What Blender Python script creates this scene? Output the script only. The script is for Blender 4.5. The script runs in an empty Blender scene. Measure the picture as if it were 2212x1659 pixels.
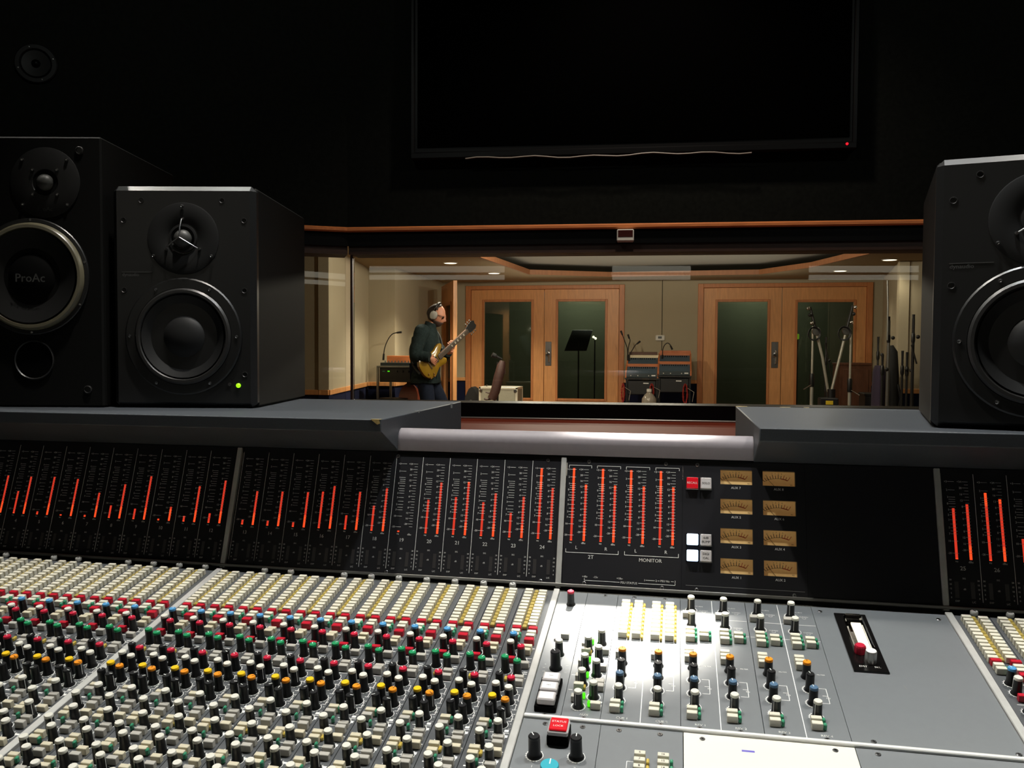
import bpy, math, random
import numpy as np
from mathutils import Vector, Matrix, Euler
random.seed(7)
SC = bpy.context.scene
COL = SC.collection
PI = math.pi

# ------------------------------------------------------------------ camera
H = 1.12                                  # eye height above the floor
FPX = 1821.0
YAW, PITCH, ROLL = [math.radians(a) for a in (11.062, -2.177, 0.3323)]
_f = Vector((-math.sin(YAW)*math.cos(PITCH), math.cos(YAW)*math.cos(PITCH), math.sin(PITCH)))
_r0 = Vector((math.cos(YAW), math.sin(YAW), 0)); _u0 = _r0.cross(_f)
CR = _r0*math.cos(ROLL) + _u0*math.sin(ROLL)
CU = _u0*math.cos(ROLL) - _r0*math.sin(ROLL)
EYE = Vector((0, 0, H))
cam = bpy.data.cameras.new('camera'); cam.sensor_width = 36; cam.sensor_fit = 'HORIZONTAL'
cam.lens = FPX/2212*36; cam.clip_start = 0.02; cam.clip_end = 80
co = bpy.data.objects.new('camera', cam); COL.objects.link(co)
m3 = Matrix((CR, CU, -_f)).transposed()
co.matrix_world = Matrix.Translation(EYE) @ m3.to_4x4()
SC.camera = co
def ray(px, py): return CR*((px-1106)/FPX) + CU*((829.5-py)/FPX) + _f
def at(px, py, Y): d = ray(px, py); return EYE + d*(Y/d.y)             # the point at depth Y seen there
def atz(px, py, z): d = ray(px, py); return EYE + d*((z-H)/d.z)        # the point at height z seen there
def proj(P):
    v = Vector(P)-EYE; w = v.dot(_f)
    return (1106+FPX*v.dot(CR)/w, 829.5-FPX*v.dot(CU)/w, w)

# ------------------------------------------------------------------ materials
def lin(c):
    return tuple(((x/255)/12.92 if x/255 <= .04045 else ((x/255+.055)/1.055)**2.4) for x in c)
MATS = {}
def mk(name, col, rough=.5, metal=0, spec=.5, noise=None, emit=None, bump=None, wood=None, alpha=None, srgb=True):
    m = bpy.data.materials.new(name); m.use_nodes = True
    nt = m.node_tree; b = nt.nodes['Principled BSDF']
    c = lin(col) if srgb else col
    b.inputs['Base Color'].default_value = (*c, 1)
    b.inputs['Roughness'].default_value = rough
    b.inputs['Metallic'].default_value = metal
    b.inputs['Specular IOR Level'].default_value = spec
    if emit:
        ec, es = emit
        b.inputs['Emission Color'].default_value = (*lin(ec), 1); b.inputs['Emission Strength'].default_value = es
    if noise or bump or wood:
        tc = nt.nodes.new('ShaderNodeTexCoord')
        mp = nt.nodes.new('ShaderNodeMapping'); nt.links.new(tc.outputs['Object'], mp.inputs['Vector'])
        nz = nt.nodes.new('ShaderNodeTexNoise'); nt.links.new(mp.outputs['Vector'], nz.inputs['Vector'])
        sc, amt = noise or (40, .0)
        nz.inputs['Scale'].default_value = sc; nz.inputs['Detail'].default_value = 4
        if wood:
            mp.inputs['Scale'].default_value = wood
        if noise or wood:
            rp = nt.nodes.new('ShaderNodeValToRGB')
            rp.color_ramp.elements[0].position = .3; rp.color_ramp.elements[1].position = .7
            rp.color_ramp.elements[0].color = (*[x*(1-amt) for x in c], 1)
            rp.color_ramp.elements[1].color = (*[min(1, x*(1+amt)) for x in c], 1)
            nt.links.new(nz.outputs['Fac'], rp.inputs['Fac']); nt.links.new(rp.outputs['Color'], b.inputs['Base Color'])
        if bump:
            n2 = nt.nodes.new('ShaderNodeTexNoise'); n2.inputs['Scale'].default_value = bump[0]; n2.inputs['Detail'].default_value = 3
            nt.links.new(tc.outputs['Object'], n2.inputs['Vector'])
            bp = nt.nodes.new('ShaderNodeBump'); bp.inputs['Strength'].default_value = bump[1]; bp.inputs['Distance'].default_value = bump[2]
            nt.links.new(n2.outputs['Fac'], bp.inputs['Height']); nt.links.new(bp.outputs['Normal'], b.inputs['Normal'])
    MATS[name] = m
    return m
def mk_glass(name, tint, refl_ior=1.45, rough=.0, tr=1.0):
    m = bpy.data.materials.new(name); m.use_nodes = True; nt = m.node_tree
    nt.nodes.remove(nt.nodes['Principled BSDF']); out = nt.nodes['Material Output']
    t = nt.nodes.new('ShaderNodeBsdfTransparent'); t.inputs['Color'].default_value = (*tint, 1)
    g = nt.nodes.new('ShaderNodeBsdfGlossy'); g.inputs['Roughness'].default_value = rough
    f = nt.nodes.new('ShaderNodeFresnel'); f.inputs['IOR'].default_value = refl_ior
    mx = nt.nodes.new('ShaderNodeMixShader')
    nt.links.new(f.outputs[0], mx.inputs[0]); nt.links.new(t.outputs[0], mx.inputs[1]); nt.links.new(g.outputs[0], mx.inputs[2])
    nt.links.new(mx.outputs[0], out.inputs[0]); MATS[name] = m
# control room
mk('screen_black', (2, 2, 2), .6, spec=.0)
mk('black_fabric', (24, 25, 23), .95, spec=.0, noise=(60, .15))
mk('black_ceiling', (12, 12, 12), .95, spec=.1, noise=(20, .15))
mk('dark_carpet', (40, 38, 36), .95, spec=.1, noise=(120, .3))
mk('black_satin', (8, 8, 9), .45, spec=.12)
mk('screen_glass', (4, 4, 4), .35, spec=.08)
mk('rail_wood', (206, 122, 68), .4, noise=(6, .18), wood=(1.5, 18, 18))
mk('sill_wood', (132, 54, 36), .6, spec=.12, noise=(5, .2), wood=(2, 25, 25))
mk('head_wood', (52, 30, 20), .5, noise=(6, .2), wood=(2, 20, 20))
mk('silver', (190, 190, 188), .35, metal=.9)
mk('steel', (150, 150, 150), .3, metal=1)
mk('chrome', (220, 220, 220), .15, metal=1)
mk('grey_paint', (69, 73, 78), .5, spec=.35, noise=(300, .08), bump=(900, .15, .0004))
mk('chip_wood', (225, 200, 130), .7, noise=(200, .15))
mk('bar_paint', (142, 135, 140), .58, spec=.5, noise=(120, .04))
mk('panel_grey', (104, 110, 114), .45, spec=.9, noise=(90, .03))
pb = MATS['panel_grey'].node_tree.nodes['Principled BSDF']; pb.inputs['Coat Weight'].default_value = 1; pb.inputs['Coat IOR'].default_value = 1.6; pb.inputs['Coat Roughness'].default_value = .46
mk('strip_grey', (86, 89, 92), .42, spec=.4, noise=(90, .05))
mk('panel_white', (240, 238, 226), .4)
mk('meter_black', (42, 42, 45), .16, spec=.4)
mk('bridge_black', (10, 10, 11), .3, spec=.35)
mk('trim_metal', (150, 150, 146), .36, metal=.75, spec=.6)
mk('driver_black', (9, 9, 9), .5, spec=.3)
mk('speckle', (70, 70, 64), .6, noise=(400, .7))
mk('alum', (206, 206, 202), .4, metal=.3, spec=.8, noise=(60, .06))
mk('print_white', (250, 250, 246), .5, spec=.3)
mk('bright_trim', (240, 240, 236), .4, metal=.1, spec=.8)
mk('print_dim', (150, 150, 148), .6, spec=.2)
mk('print_dark', (40, 38, 36), .6, spec=.2)
mk('print_red', (200, 62, 40), .6, spec=.2)
mk('ink_purple', (110, 100, 200), .6)
mk('knob_black', (17, 18, 20), .32, spec=.45)
for n, c in dict(white=(232, 230, 218), red=(200, 32, 62), green=(32, 148, 92), blue=(84, 158, 212), navy=(84, 116, 146), yellow=(250, 204, 30), orange=(248, 152, 34), grey=(196, 196, 190), black=(26, 27, 29), cyan=(60, 178, 196)).items():
    mk('cap_'+n, c, .35, spec=.45)
mk('btn_cream', (228, 224, 206), .4)
mk('btn_tan', (216, 208, 182), .4)
mk('btn_grey', (186, 183, 174), .4)
mk('btn_red', (196, 24, 48), .35)
mk('led_yellow', (206, 180, 84), .25)
mk('led_olive', (180, 160, 84), .22, spec=.8)
mk('led_green', (70, 158, 120), .25)
mk('led_green_lit', (60, 220, 30), .25, emit=((90, 255, 20), .75))
mk('led_red', (190, 30, 40), .25)
mk('bar_lit', (90, 16, 10), .4, emit=((214, 56, 36), .95))
mk('bar_hot', (150, 30, 10), .4, emit=((246, 78, 34), 1.1))
mk('window_dim', (58, 56, 56), .3)
mk('vu_face', (240, 205, 138), .7, noise=(200, .04), emit=((222, 160, 92), .16))
mk('lamp_white', (235, 240, 255), .3, emit=((200, 224, 255), 1.15))
mk('lamp_red', (205, 20, 34), .3, emit=((200, 10, 30), .22))
mk('clear_plastic', (210, 205, 205), .15, spec=.6)
mk('emt_black', (16, 15, 15), .2, spec=.5)
mk('emt_glow', (255, 250, 235), .3, emit=((255, 250, 238), 1.5))
mk_glass('meter_glass', (.75, .72, .66), 1.5)
# speakers
mk('cab_black', (22, 22, 21), .65, spec=.12, noise=(500, .12), bump=(1500, .2, .0004))
mk('cab_paint', (23, 23, 23), .36, spec=.8, noise=(300, .08), bump=(700, .08, .0003))
mk('rubber', (44, 43, 42), .38, spec=.6)
mk('rubber_gloss', (120, 114, 92), .3, spec=.8)
mk('cone', (36, 36, 36), .5, spec=.4)
mk('dustcap', (5, 5, 5), .8, spec=.15)
mk('dome', (70, 70, 68), .45)
mk('bore', (3, 3, 3), .9, spec=.1)
mk('badge_grey', (84, 84, 82), .5)
mk('logo_grey', (120, 120, 118), .5)
mk('logo_dim', (60, 60, 59), .5)
mk('power_green', (120, 255, 20), .3, emit=((150, 255, 20), 1.5))
mk('power_red', (255, 20, 30), .3, emit=((255, 25, 45), 1.2))
# live room
mk('beige', (176, 164, 138), .9, spec=.1, noise=(150, .05))
mk('beige_side', (178, 166, 140), .9, spec=.1, noise=(150, .05))
mk('navy_fabric', (26, 30, 54), .95, spec=.1, noise=(150, .1))
mk('maple', (220, 156, 98), .42, noise=(4, .12), wood=(10, 10, 1.2))
mk('maple_dark', (196, 126, 76), .45, noise=(4, .12), wood=(10, 10, 1.2))
mk('ceil_tan', (160, 142, 112), .9, spec=.1, noise=(60, .04))
mk('ceil_grey', (150, 146, 134), .9, spec=.1, noise=(60, .04))
mk('live_floor', (96, 66, 42), .5, noise=(5, .2), wood=(12, 1.5, 1))
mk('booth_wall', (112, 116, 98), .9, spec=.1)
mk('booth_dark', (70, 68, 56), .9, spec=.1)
mk('lens_lit', (255, 250, 235), .5, emit=((255, 244, 214), 3.0))
mk('white_plastic', (226, 222, 212), .45)
mk('lcd_dark', (46, 50, 44), .3)
mk('red_window', (60, 12, 10), .25, spec=.5)
mk('black_metal', (22, 22, 22), .4, spec=.5)
mk('black_plastic', (20, 20, 21), .5)
mk('grey_metal', (120, 120, 116), .35, metal=.7)
mk('stand_silver', (190, 188, 176), .35, metal=.5)
mk('mixer_wood', (196, 112, 62), .4, noise=(5, .15), wood=(2, 14, 14))
mk('mixer_blue', (66, 86, 100), .5)
mk('mixer_face', (40, 52, 56), .45)
mk('paper', (240, 224, 190), .8)
mk('red_cable', (150, 36, 28), .5)
mk('grey_cable', (150, 140, 130), .5)
mk('jar_glass', (150, 140, 126), .12, spec=.7)
mk('case_grey', (150, 146, 128), .6, noise=(80, .06))
mk('case_edge', (226, 220, 200), .4, metal=.3)
mk('bag_black', (26, 26, 26), .8)
mk('leather', (66, 40, 34), .6, noise=(60, .2))
mk('cello_red', (120, 44, 28), .3, spec=.6)
mk('brown_wood', (86, 50, 30), .5, noise=(6, .2), wood=(8, 8, 1.5))
mk('purple_cloth', (48, 38, 58), .9)
mk('yellow_tag', (220, 190, 40), .6)
mk('skin', (184, 126, 100), .55, noise=(90, .05))
mk('hair', (38, 28, 24), .8)
mk('beard', (58, 40, 32), .85, noise=(200, .2))
mk('jacket', (35, 45, 46), .9, spec=.1, noise=(40, .18), bump=(60, .4, .01))
mk('jeans', (34, 40, 56), .9, spec=.1, noise=(50, .15))
mk('shoe', (30, 26, 24), .6)
mk('phone_silver', (160, 158, 152), .35, metal=.3)
mk('gold_top', (140, 108, 28), .2, spec=.9, noise=(12, .1))
mk('gold_rim', (120, 84, 30), .3)
mk('fretboard', (74, 58, 42), .5)
mk('pearl', (220, 214, 196), .3)
mk('soffit_band', (226, 224, 216), .8, spec=.2)
mk('troffer', (255, 255, 250), .5, emit=((255, 248, 228), 2.6))
mk_glass('pane', (.95, .96, .94), 1.34)
mk('exit_green', (90, 120, 30), .5, emit=((150, 196, 50), .5))
mk('fascia_wood', (150, 98, 62), .5, noise=(4, .12), wood=(10, 10, 1.2))
mk_glass('door_pane', (.74, .78, .72), 1.5)

# ------------------------------------------------------------------ geometry
I4 = Matrix.Identity(4)
def T(x, y, z): return Matrix.Translation((x, y, z))
def RX(a): return Matrix.Rotation(a, 4, 'X')
def RY(a): return Matrix.Rotation(a, 4, 'Y')
def RZ(a): return Matrix.Rotation(a, 4, 'Z')
def frame(o, x, y, z): return Matrix(((x[0], y[0], z[0], o[0]), (x[1], y[1], z[1], o[1]), (x[2], y[2], z[2], o[2]), (0, 0, 0, 1)))
WM = {}
class MB:
    """collects shapes; build() links them as one mesh object"""
    def __init__(s): s.v = []; s.f = []; s.m = []; s.n = 0
    def add(s, geo, mat, M=None):
        v, f = geo
        a = np.asarray(v, dtype=float)
        if M is not None:
            mm = np.array(M); a = a @ mm[:3, :3].T + mm[:3, 3]
            if np.linalg.det(mm[:3, :3]) < 0: f = [tuple(reversed(q)) for q in f]
        s.v.append(a); s.f += [tuple(i+s.n for i in q) for q in f]
        s.m += [mat]*len(f); s.n += len(a); return s
    def addm(s, other, M=None):
        a = np.concatenate(other.v)
        if M is not None:
            mm = np.array(M); a = a @ mm[:3, :3].T + mm[:3, 3]
        s.v.append(a); s.f += [tuple(i+s.n for i in q) for q in other.f]
        s.m += other.m; s.n += len(a); return s
    def mesh(s, name, Minv=None, smooth=35):
        a = np.concatenate(s.v) if s.v else np.zeros((0, 3))
        if Minv is not None:
            mm = np.array(Minv); a = a @ mm[:3, :3].T + mm[:3, 3]
        me = bpy.data.meshes.new(name)
        me.from_pydata(a.tolist(), [], s.f)
        names = list(dict.fromkeys(s.m)); idx = {n: i for i, n in enumerate(names)}
        for n in names: me.materials.append(MATS[n])
        me.polygons.foreach_set('material_index', [idx[n] for n in s.m])
        if smooth:
            me.polygons.foreach_set('use_smooth', [True]*len(me.polygons))
            me.set_sharp_from_angle(angle=math.radians(smooth))
        me.update(); return me
    def build(s, name, parent=None, smooth=35, **props):
        P = WM[parent.name] if parent is not None else I4
        me = s.mesh(name, P.inverted() if parent is not None else None, smooth)
        o = bpy.data.objects.new(name, me); COL.objects.link(o)
        if parent is not None: o.parent = parent
        WM[o.name] = P.copy()
        for k, v in props.items(): o[k] = v
        return o
def empty(name, loc, label=None, category=None, group=None, rz=0, kind=None):
    o = bpy.data.objects.new(name, None); COL.objects.link(o); o.empty_display_size = .1
    M = T(*loc) @ RZ(rz); o.matrix_basis = M; WM[o.name] = M
    tag(o, label, category, group, kind); return o
def tag(o, label=None, category=None, group=None, kind=None):
    for k, v in (('label', label), ('category', category), ('group', group), ('kind', kind)):
        if v: o[k] = v
    return o
def place(name, me, M, parent, **props):
    """an object that shares the mesh me, standing at world matrix M under parent"""
    o = bpy.data.objects.new(name, me); COL.objects.link(o); o.parent = parent
    o.matrix_basis = WM[parent.name].inverted() @ M; WM[o.name] = M
    for k, v in props.items(): o[k] = v
    return o
def copy_tree(o, M, parent=None):
    c = o.copy(); COL.objects.link(c)
    if parent is None: c.matrix_basis = M; WM[c.name] = M
    else: c.parent = parent
    for ch in o.children: copy_tree(ch, None, c)
    return c
def box(x0, x1, y0, y1, z0, z1, c=0):
    if c <= 0:
        v = [(x, y, z) for z in (z0, z1) for y in (y0, y1) for x in (x0, x1)]
        return v, [(0, 2, 3, 1), (4, 5, 7, 6), (0, 1, 5, 4), (2, 6, 7, 3), (0, 4, 6, 2), (1, 3, 7, 5)]
    v = []; ix = {}
    for k, z in enumerate((z0, z1)):
        for j, y in enumerate((y0, y1)):
            for i, x in enumerate((x0, x1)):
                sx, sy, sz = (c, -c)[i], (c, -c)[j], (c, -c)[k]
                for a, p in enumerate(((x, y+sy, z+sz), (x+sx, y, z+sz), (x+sx, y+sy, z))):
                    ix[(i, j, k, a)] = len(v); v.append(p)
    f = []
    for a in range(3):
        b, d = [t for t in range(3) if t != a]
        for side in (0, 1):
            def key(p, q):
                t = [0, 0, 0]; t[a] = side; t[b] = p; t[d] = q; return (*t, a)
            q = [ix[key(0, 0)], ix[key(1, 0)], ix[key(1, 1)], ix[key(0, 1)]]
            f.append(q)
        # edges along axis a
        for p in (0, 1):
            for q in (0, 1):
                def kk(t_a, which):
                    t = [0, 0, 0]; t[a] = t_a; t[b] = p; t[d] = q; return ix[(*t, which)]
                f.append([kk(0, b), kk(1, b), kk(1, d), kk(0, d)])
    for k in (0, 1):
        for j in (0, 1):
            for i in (0, 1): f.append([ix[(i, j, k, a)] for a in range(3)])
    cen = Vector(((x0+x1)/2, (y0+y1)/2, (z0+z1)/2)); out = []
    for q in f:
        p = [Vector(v[i]) for i in q]; n = (p[1]-p[0]).cross(p[2]-p[0])
        fc = sum(p, Vector())/len(p)
        out.append(tuple(q) if n.dot(fc-cen) > 0 else tuple(reversed(q)))
    return v, out
def lathe(prof, n=24, close=True):
    """profile [(r, z)...] turned about z; outward normals when z rises along the outside"""
    v = []; f = []; rows = []
    for r, z in prof:
        if r < 1e-7: rows.append([len(v)]); v.append((0, 0, z))
        else:
            rows.append(list(range(len(v), len(v)+n)))
            v += [(r*math.cos(2*PI*i/n), r*math.sin(2*PI*i/n), z) for i in range(n)]
    for a, b in zip(rows, rows[1:]):
        for i in range(n):
            j = (i+1) % n
            if len(a) == 1 and len(b) == 1: continue
            if len(a) == 1: f.append((a[0], b[j], b[i]))
            elif len(b) == 1: f.append((a[i], a[j], b[0]))
            else: f.append((a[i], a[j], b[j], b[i]))
    return v, f
def tube(pts, r, n=8, caps=True):
    pts = [Vector(p) for p in pts]; rs = r if isinstance(r, (list, tuple)) else [r]*len(pts)
    v = []; f = []; up = None
    for i, p in enumerate(pts):
        t = (pts[min(i+1, len(pts)-1)]-pts[max(i-1, 0)]).normalized()
        if up is None:
            up = Vector((0, 0, 1)) if abs(t.z) < .9 else Vector((1, 0, 0))
        a = t.cross(up); a.normalize(); b = a.cross(t); up = b
        v += [tuple(p + a*(rs[i]*math.cos(2*PI*k/n)) - b*(rs[i]*math.sin(2*PI*k/n))) for k in range(n)]
    for i in range(len(pts)-1):
        for k in range(n):
            l = (k+1) % n; f.append((i*n+k, (i+1)*n+k, (i+1)*n+l, i*n+l))
    if caps:
        f.append(tuple(range(n))); f.append(tuple(reversed(range((len(pts)-1)*n, len(pts)*n))))
    return v, f
def prism(poly, d0, d1, M=None):
    """2-D polygon (x, y) counter-clockwise, extruded from z=d0 to d1"""
    n = len(poly)
    v = [(x, y, d0) for x, y in poly] + [(x, y, d1) for x, y in poly]
    f = [tuple(reversed(range(n))), tuple(range(n, 2*n))] + [(i, (i+1) % n, n+(i+1) % n, n+i) for i in range(n)]
    return v, f
def quad(x0, x1, y0, y1, z=0): return [(x0, y0, z), (x1, y0, z), (x1, y1, z), (x0, y1, z)], [(0, 1, 2, 3)]
def strip_line(x0, y0, x1, y1, w, z=0):
    d = Vector((x1-x0, y1-y0)); d.normalize(); n = Vector((-d.y, d.x))*w/2
    return [(x0-n.x, y0-n.y, z), (x1-n.x, y1-n.y, z), (x1+n.x, y1+n.y, z), (x0+n.x, y0+n.y, z)], [(0, 1, 2, 3)]
def ring(r0, r1, n=28, z=0, a0=0, a1=2*PI):
    v = []; f = []
    for i in range(n+1):
        a = a0+(a1-a0)*i/n
        v += [(r0*math.cos(a), r0*math.sin(a), z), (r1*math.cos(a), r1*math.sin(a), z)]
    for i in range(n): f.append((2*i, 2*i+1, 2*i+3, 2*i+2))
    return v, f
def ellipsoid(rx, ry, rz, nu=20, nv=12):
    v, f = lathe([(math.sin(PI*i/nv), -math.cos(PI*i/nv)) for i in range(nv+1)], nu)
    return [(x*rx, y*ry, z*rz) for x, y, z in v], f
TX = {}
def text(s, size=1.0, ax='CENTER', ay='CENTER', sx=1.0):
    if s not in TX:
        cu = bpy.data.curves.new('t', 'FONT'); cu.body = s; cu.size = 1; cu.resolution_u = 2
        ob = bpy.data.objects.new('t', cu); COL.objects.link(ob)
        me = ob.evaluated_get(bpy.context.evaluated_depsgraph_get()).to_mesh()
        v = np.array([tuple(p.co) for p in me.vertices]); f = [tuple(p.vertices) for p in me.polygons]
        nz = sum(p.normal.z for p in me.polygons)
        if nz < 0: f = [tuple(reversed(q)) for q in f]
        bpy.data.objects.remove(ob); bpy.data.curves.remove(cu)
        lo, hi = v.min(0), v.max(0); v = v - np.array([(lo[0]+hi[0])/2, (lo[1]+hi[1])/2, 0])
        n_ = len(v); v = np.concatenate([v+np.array([q, w_, 0]) for q, w_ in ((-.011, 0), (.011, 0), (0, .008))])   # a bolder face
        f = [tuple(i+n_*k for i in q) for k in range(3) for q in f]
        TX[s] = (v, f, hi-lo)
    v, f, d = TX[s]; a = v*size*np.array([sx, 1, 1])
    if ax == 'RIGHT': a = a - np.array([d[0]*size*sx/2, 0, 0])
    if ax == 'LEFT': a = a + np.array([d[0]*size*sx/2, 0, 0])
    return a, f
def structure(mb, name, **k): return mb.build(name, None, kind='structure', **k)

# ================================================================== MIXING CONSOLE
X3 = Vector((1, 0, 0))
TS, TM = math.radians(11.35), math.radians(17.86)
DS, NS = Vector((0, math.cos(TS), math.sin(TS))), Vector((0, -math.sin(TS), math.cos(TS)))
DM, NM = Vector((0, math.sin(TM), math.cos(TM))), Vector((0, -math.cos(TM), math.sin(TM)))
S0 = Vector((-.173, 1.2558, H-.3621)); B0 = Vector((-.173, 1.2702, H-.3565))
MS = frame(S0, X3, DS, NS)               # control surface: (u, -s, height)
MG = frame(B0, X3, DM, NM)               # meter bridge face: (x, h, out)
k1 = .001
def SP(u, s, h=0, rz=0): return MS @ T(u*k1, -s*k1, h*k1) @ RZ(rz)
def GP(x, h, o=0): return MG @ T(x*k1, h*k1, o*k1)
MSm = MS @ Matrix.Scale(k1, 4); MGm = MG @ Matrix.Scale(k1, 4)     # the same frames in millimetres
def usx(px, py, h):                       # (u, s) in mm of what the photo shows at height h over the panel
    P0 = S0 + NS*(h*k1); d = ray(px, py); P = EYE + d*((P0-EYE).dot(NS)/d.dot(NS))
    return (P.x-S0.x)*1000, -(P-S0).dot(DS)*1000
def c3(x, y): return 780+.2585*x, 1230+.2585*y
def c4(x, y): return 1080+.2466*x, 1250+.2466*y
def c5(x, y): return 1400+.2465*x, 1250+.2465*y

console = empty('mixing_console', (-.35, 1.25, 0), 'long grey mixing console with rows of knobs, switches and red level bars', 'mixing console')
CX0, CX1 = -1.75, 1.08                    # ends of the desk

# carcass
body = MB()
prof = [(.62, .60), (1.30, .60), (1.72, .70), (1.72, H-.2), (1.352, H-.2), (1.283, H-.372), (1.262, H-.3745)]
fs = S0 - DS*.58 - NS*.014
prof += [(fs.y, fs.z), (.62, fs.z-.005)]
body.add(prism([(y, z) for y, z in prof], CX0, CX1), 'bridge_black', Matrix(((0, 0, 1, 0), (1, 0, 0, 0), (0, 1, 0, 0), (0, 0, 0, 1))))
body.build('carcass', console)
for x in (CX0+.25, -.35, CX1-.25):
    MB().add(box(x-.12, x+.12, .85, 1.6, 0, .62, .01), 'bridge_black').build('pedestal', console)
MB().add(box(CX0, CX1, .56, .665, fs.z-.06, fs.z+.002, .02), 'knob_black').build('armrest', console)

# speaker shelves on top of the bridge
def shelf(x0, x1, chip_end):
    zt = H-.1065
    pts = [(1.247, zt), (1.247, zt-.0195), (1.3325, H-.166), (1.745, H-.166), (1.745, zt)]
    mb = MB().add(prism(pts, x0, x1), 'grey_paint', Matrix(((0, 0, 1, 0), (1, 0, 0, 0), (0, 1, 0, 0), (0, 0, 0, 1))))
    o = mb.build('speaker_shelf', console)
    bv = o.modifiers.new('b', 'BEVEL'); bv.width = .0016; bv.segments = 2; bv.limit_method = 'ANGLE'
    ch = MB()
    if chip_end == 'left':              # worn corners where the bare wood shows
        ch.add(([(x1-.017, 1.2462, zt+.0003), (x1-.003, 1.2462, zt+.0003), (x1-.001, 1.2466, zt-.006), (x1-.006, 1.2462, zt-.008)], [(3, 2, 1, 0)]), 'chip_wood')
        ch.add(([(x1-.017, 1.2464, zt+.0004), (x1-.0, 1.2464, zt+.0004), (x1-.0, 1.2505, zt+.0004), (x1-.015, 1.2495, zt+.0004)], [(0, 1, 2, 3)]), 'chip_wood')
        ch.add(box(x1-.002, x1+.0004, 1.66, 1.672, zt-.009, zt+.0005), 'print_dim')
        ch.add(box(x1-.008, x1+.0004, 1.44, 1.448, zt-.003, zt+.0005), 'print_dim')
    else:
        for a, b, d in ((.0, .022, .012), (.085, .105, .006), (.13, .14, .012)):
            ch.add(([(x0+a, 1.7452, zt+.0004), (x0+a+.004, 1.745-d, zt+.0004), (x0+b, 1.745-d*.7, zt+.0004), (x0+b, 1.7452, zt+.0004)], [(0, 1, 2, 3)]), 'chip_wood')
            ch.add(([(x0+a, 1.7453, zt+.0004), (x0+b, 1.7453, zt+.0004), (x0+b, 1.7453, zt-.006), (x0+a, 1.7453, zt-.004)], [(0, 1, 2, 3)]), 'chip_wood')
    ch.build('worn_edge', o, label='bare wood showing at the chipped edge')
shelf(CX0, -.4515, 'left'); shelf(.1170, CX1, 'right')
# rounded metal bar between the shelves
bp = []
for i in range(11):
    a = PI*(1.0-i/10)*1.0
    bp.append((1.346+.0185*math.cos(a), H-.1465+.0185*math.sin(a)))
bp = [(1.328, H-.164)] + bp + [(1.362, H-.166)]
bp = list(reversed(bp))
bar = MB().add(prism(bp, -.4513, .1168), 'bar_paint', Matrix(((0, 0, 1, 0), (1, 0, 0, 0), (0, 1, 0, 0), (0, 0, 0, 1))))
bar.build('bridge_bar', console, smooth=40, label='rounded pale metal bar over the meters')
MB().add(box(-.4515, .117, 1.330, 1.40, H-.171, H-.1655), 'bridge_black').add(box(CX0, CX1, 1.3315, 1.345, H-.176, H-.1668), 'bridge_black').build('bridge_lip', console)

# aluminium dividers and trims
for xc in (-1.142, -.5632, -.0015, .5492, 1.10-.0):
    if xc > .93: continue
    MB().add(box(xc-.0042, xc+.0042, -.004, .1985, -.006, .0025, .0008), 'alum', MG @ T(0, 0, 0)).build('divider', console, label='brushed metal divider between meter panels')
for xc, w in ((-1.142, .0052), (-.5625, .0052), (-.0015, .0045), (.5492, .0048)):
    MB().add(box(xc-w, xc+w, -.575, .004, -.008, .0025, .0008), 'alum', MS).build('divider', console, label='brushed metal divider between strip banks')
MB().add(box(CX0-B0.x, CX1-B0.x, -.0022, .0028, -.006, .004, .0009), 'trim_metal', MG).build('trim_strip', console)
MB().add(box(CX0-S0.x, CX1-S0.x, .0002, .0125, -.012, -.004), 'speckle', MS).build('trim_strip', console)
MB().add(box(.0035, .5443, -.3138, -.3082, -.006, .0035, .001), 'bright_trim', MS).build('trim_strip', console)

# ---- meter modules -------------------------------------------------
VU_MARKS = [('+3', 179.7), ('2', 167.5), ('1', 157), ('0', 147.4), ('1', 138.6), ('2', 131.1), ('3', 124), ('5', 112.7), ('7', 103.9), ('10', 93.8), ('-20', 76.6)]
VU_TICKS = [179.7, 167.5, 157, 153.8, 150.6, 147.4, 143, 138.6, 134.8, 131.1, 124, 118, 112.7, 108, 103.9, 93.8, 76.6]
DB_MARKS = [('+24', 179.8), ('20', 170.7), ('16', 161.5), ('12', 152.5), ('8', 143.6), ('4', 134.9), ('0', 125.9), ('4', 117), ('8', 108), ('12', 99.3), ('16', 90.4), ('-20', 81.6)]
DB_TICKS = [179.8-4.45*i for i in range(24)]
def scales(mb, xv, xd, z=.35):
    for t, h in VU_MARKS: mb.add(text(t, 4.1, 'RIGHT'), 'print_white', T(xv-6.4, h, z))
    for t in VU_TICKS: mb.add(quad(xv-5.6, xv+3.6, t-.22, t+.22, z), 'print_white')
    for t, h in DB_MARKS: mb.add(text(t, 4.1, 'RIGHT'), 'print_white', T(xd-5.6, h, z))
    for i, t in enumerate(DB_TICKS): mb.add(quad(xd-(4.8 if i % 2 == 0 else 2.0), xd+3.4, t-.2, t+.2, z), 'print_white')
    mb.add(text('vu', 4.2), 'print_white', T(xv-.6, 65, z)).add(text('dBu', 4.2), 'print_white', T(xd-.6, 65, z))
LEG = MB(); scales(LEG, 14.9, 34.2)
for t, x, h, s_ in (('SIG', 22.6, 41.7, 3.2), ('dB', 22.6, 26.9, 3.4), ('EXP', 11.8, 10.3, 3.4), ('L/C', 33.8, 9.6, 3.4)): LEG.add(text(t, s_), 'print_white', T(x, h, .35))
for i, (a, b) in enumerate((('50', '20'), ('25', '15'), ('12', '10'), ('6', '5'), ('0', '0'))):
    LEG.add(text(a, 3.2), 'print_white', T(3.9, 39.3-6.1*i, .35)).add(text(b, 3.2), 'print_white', T(41.8, 39.3-6.1*i, .35))
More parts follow.
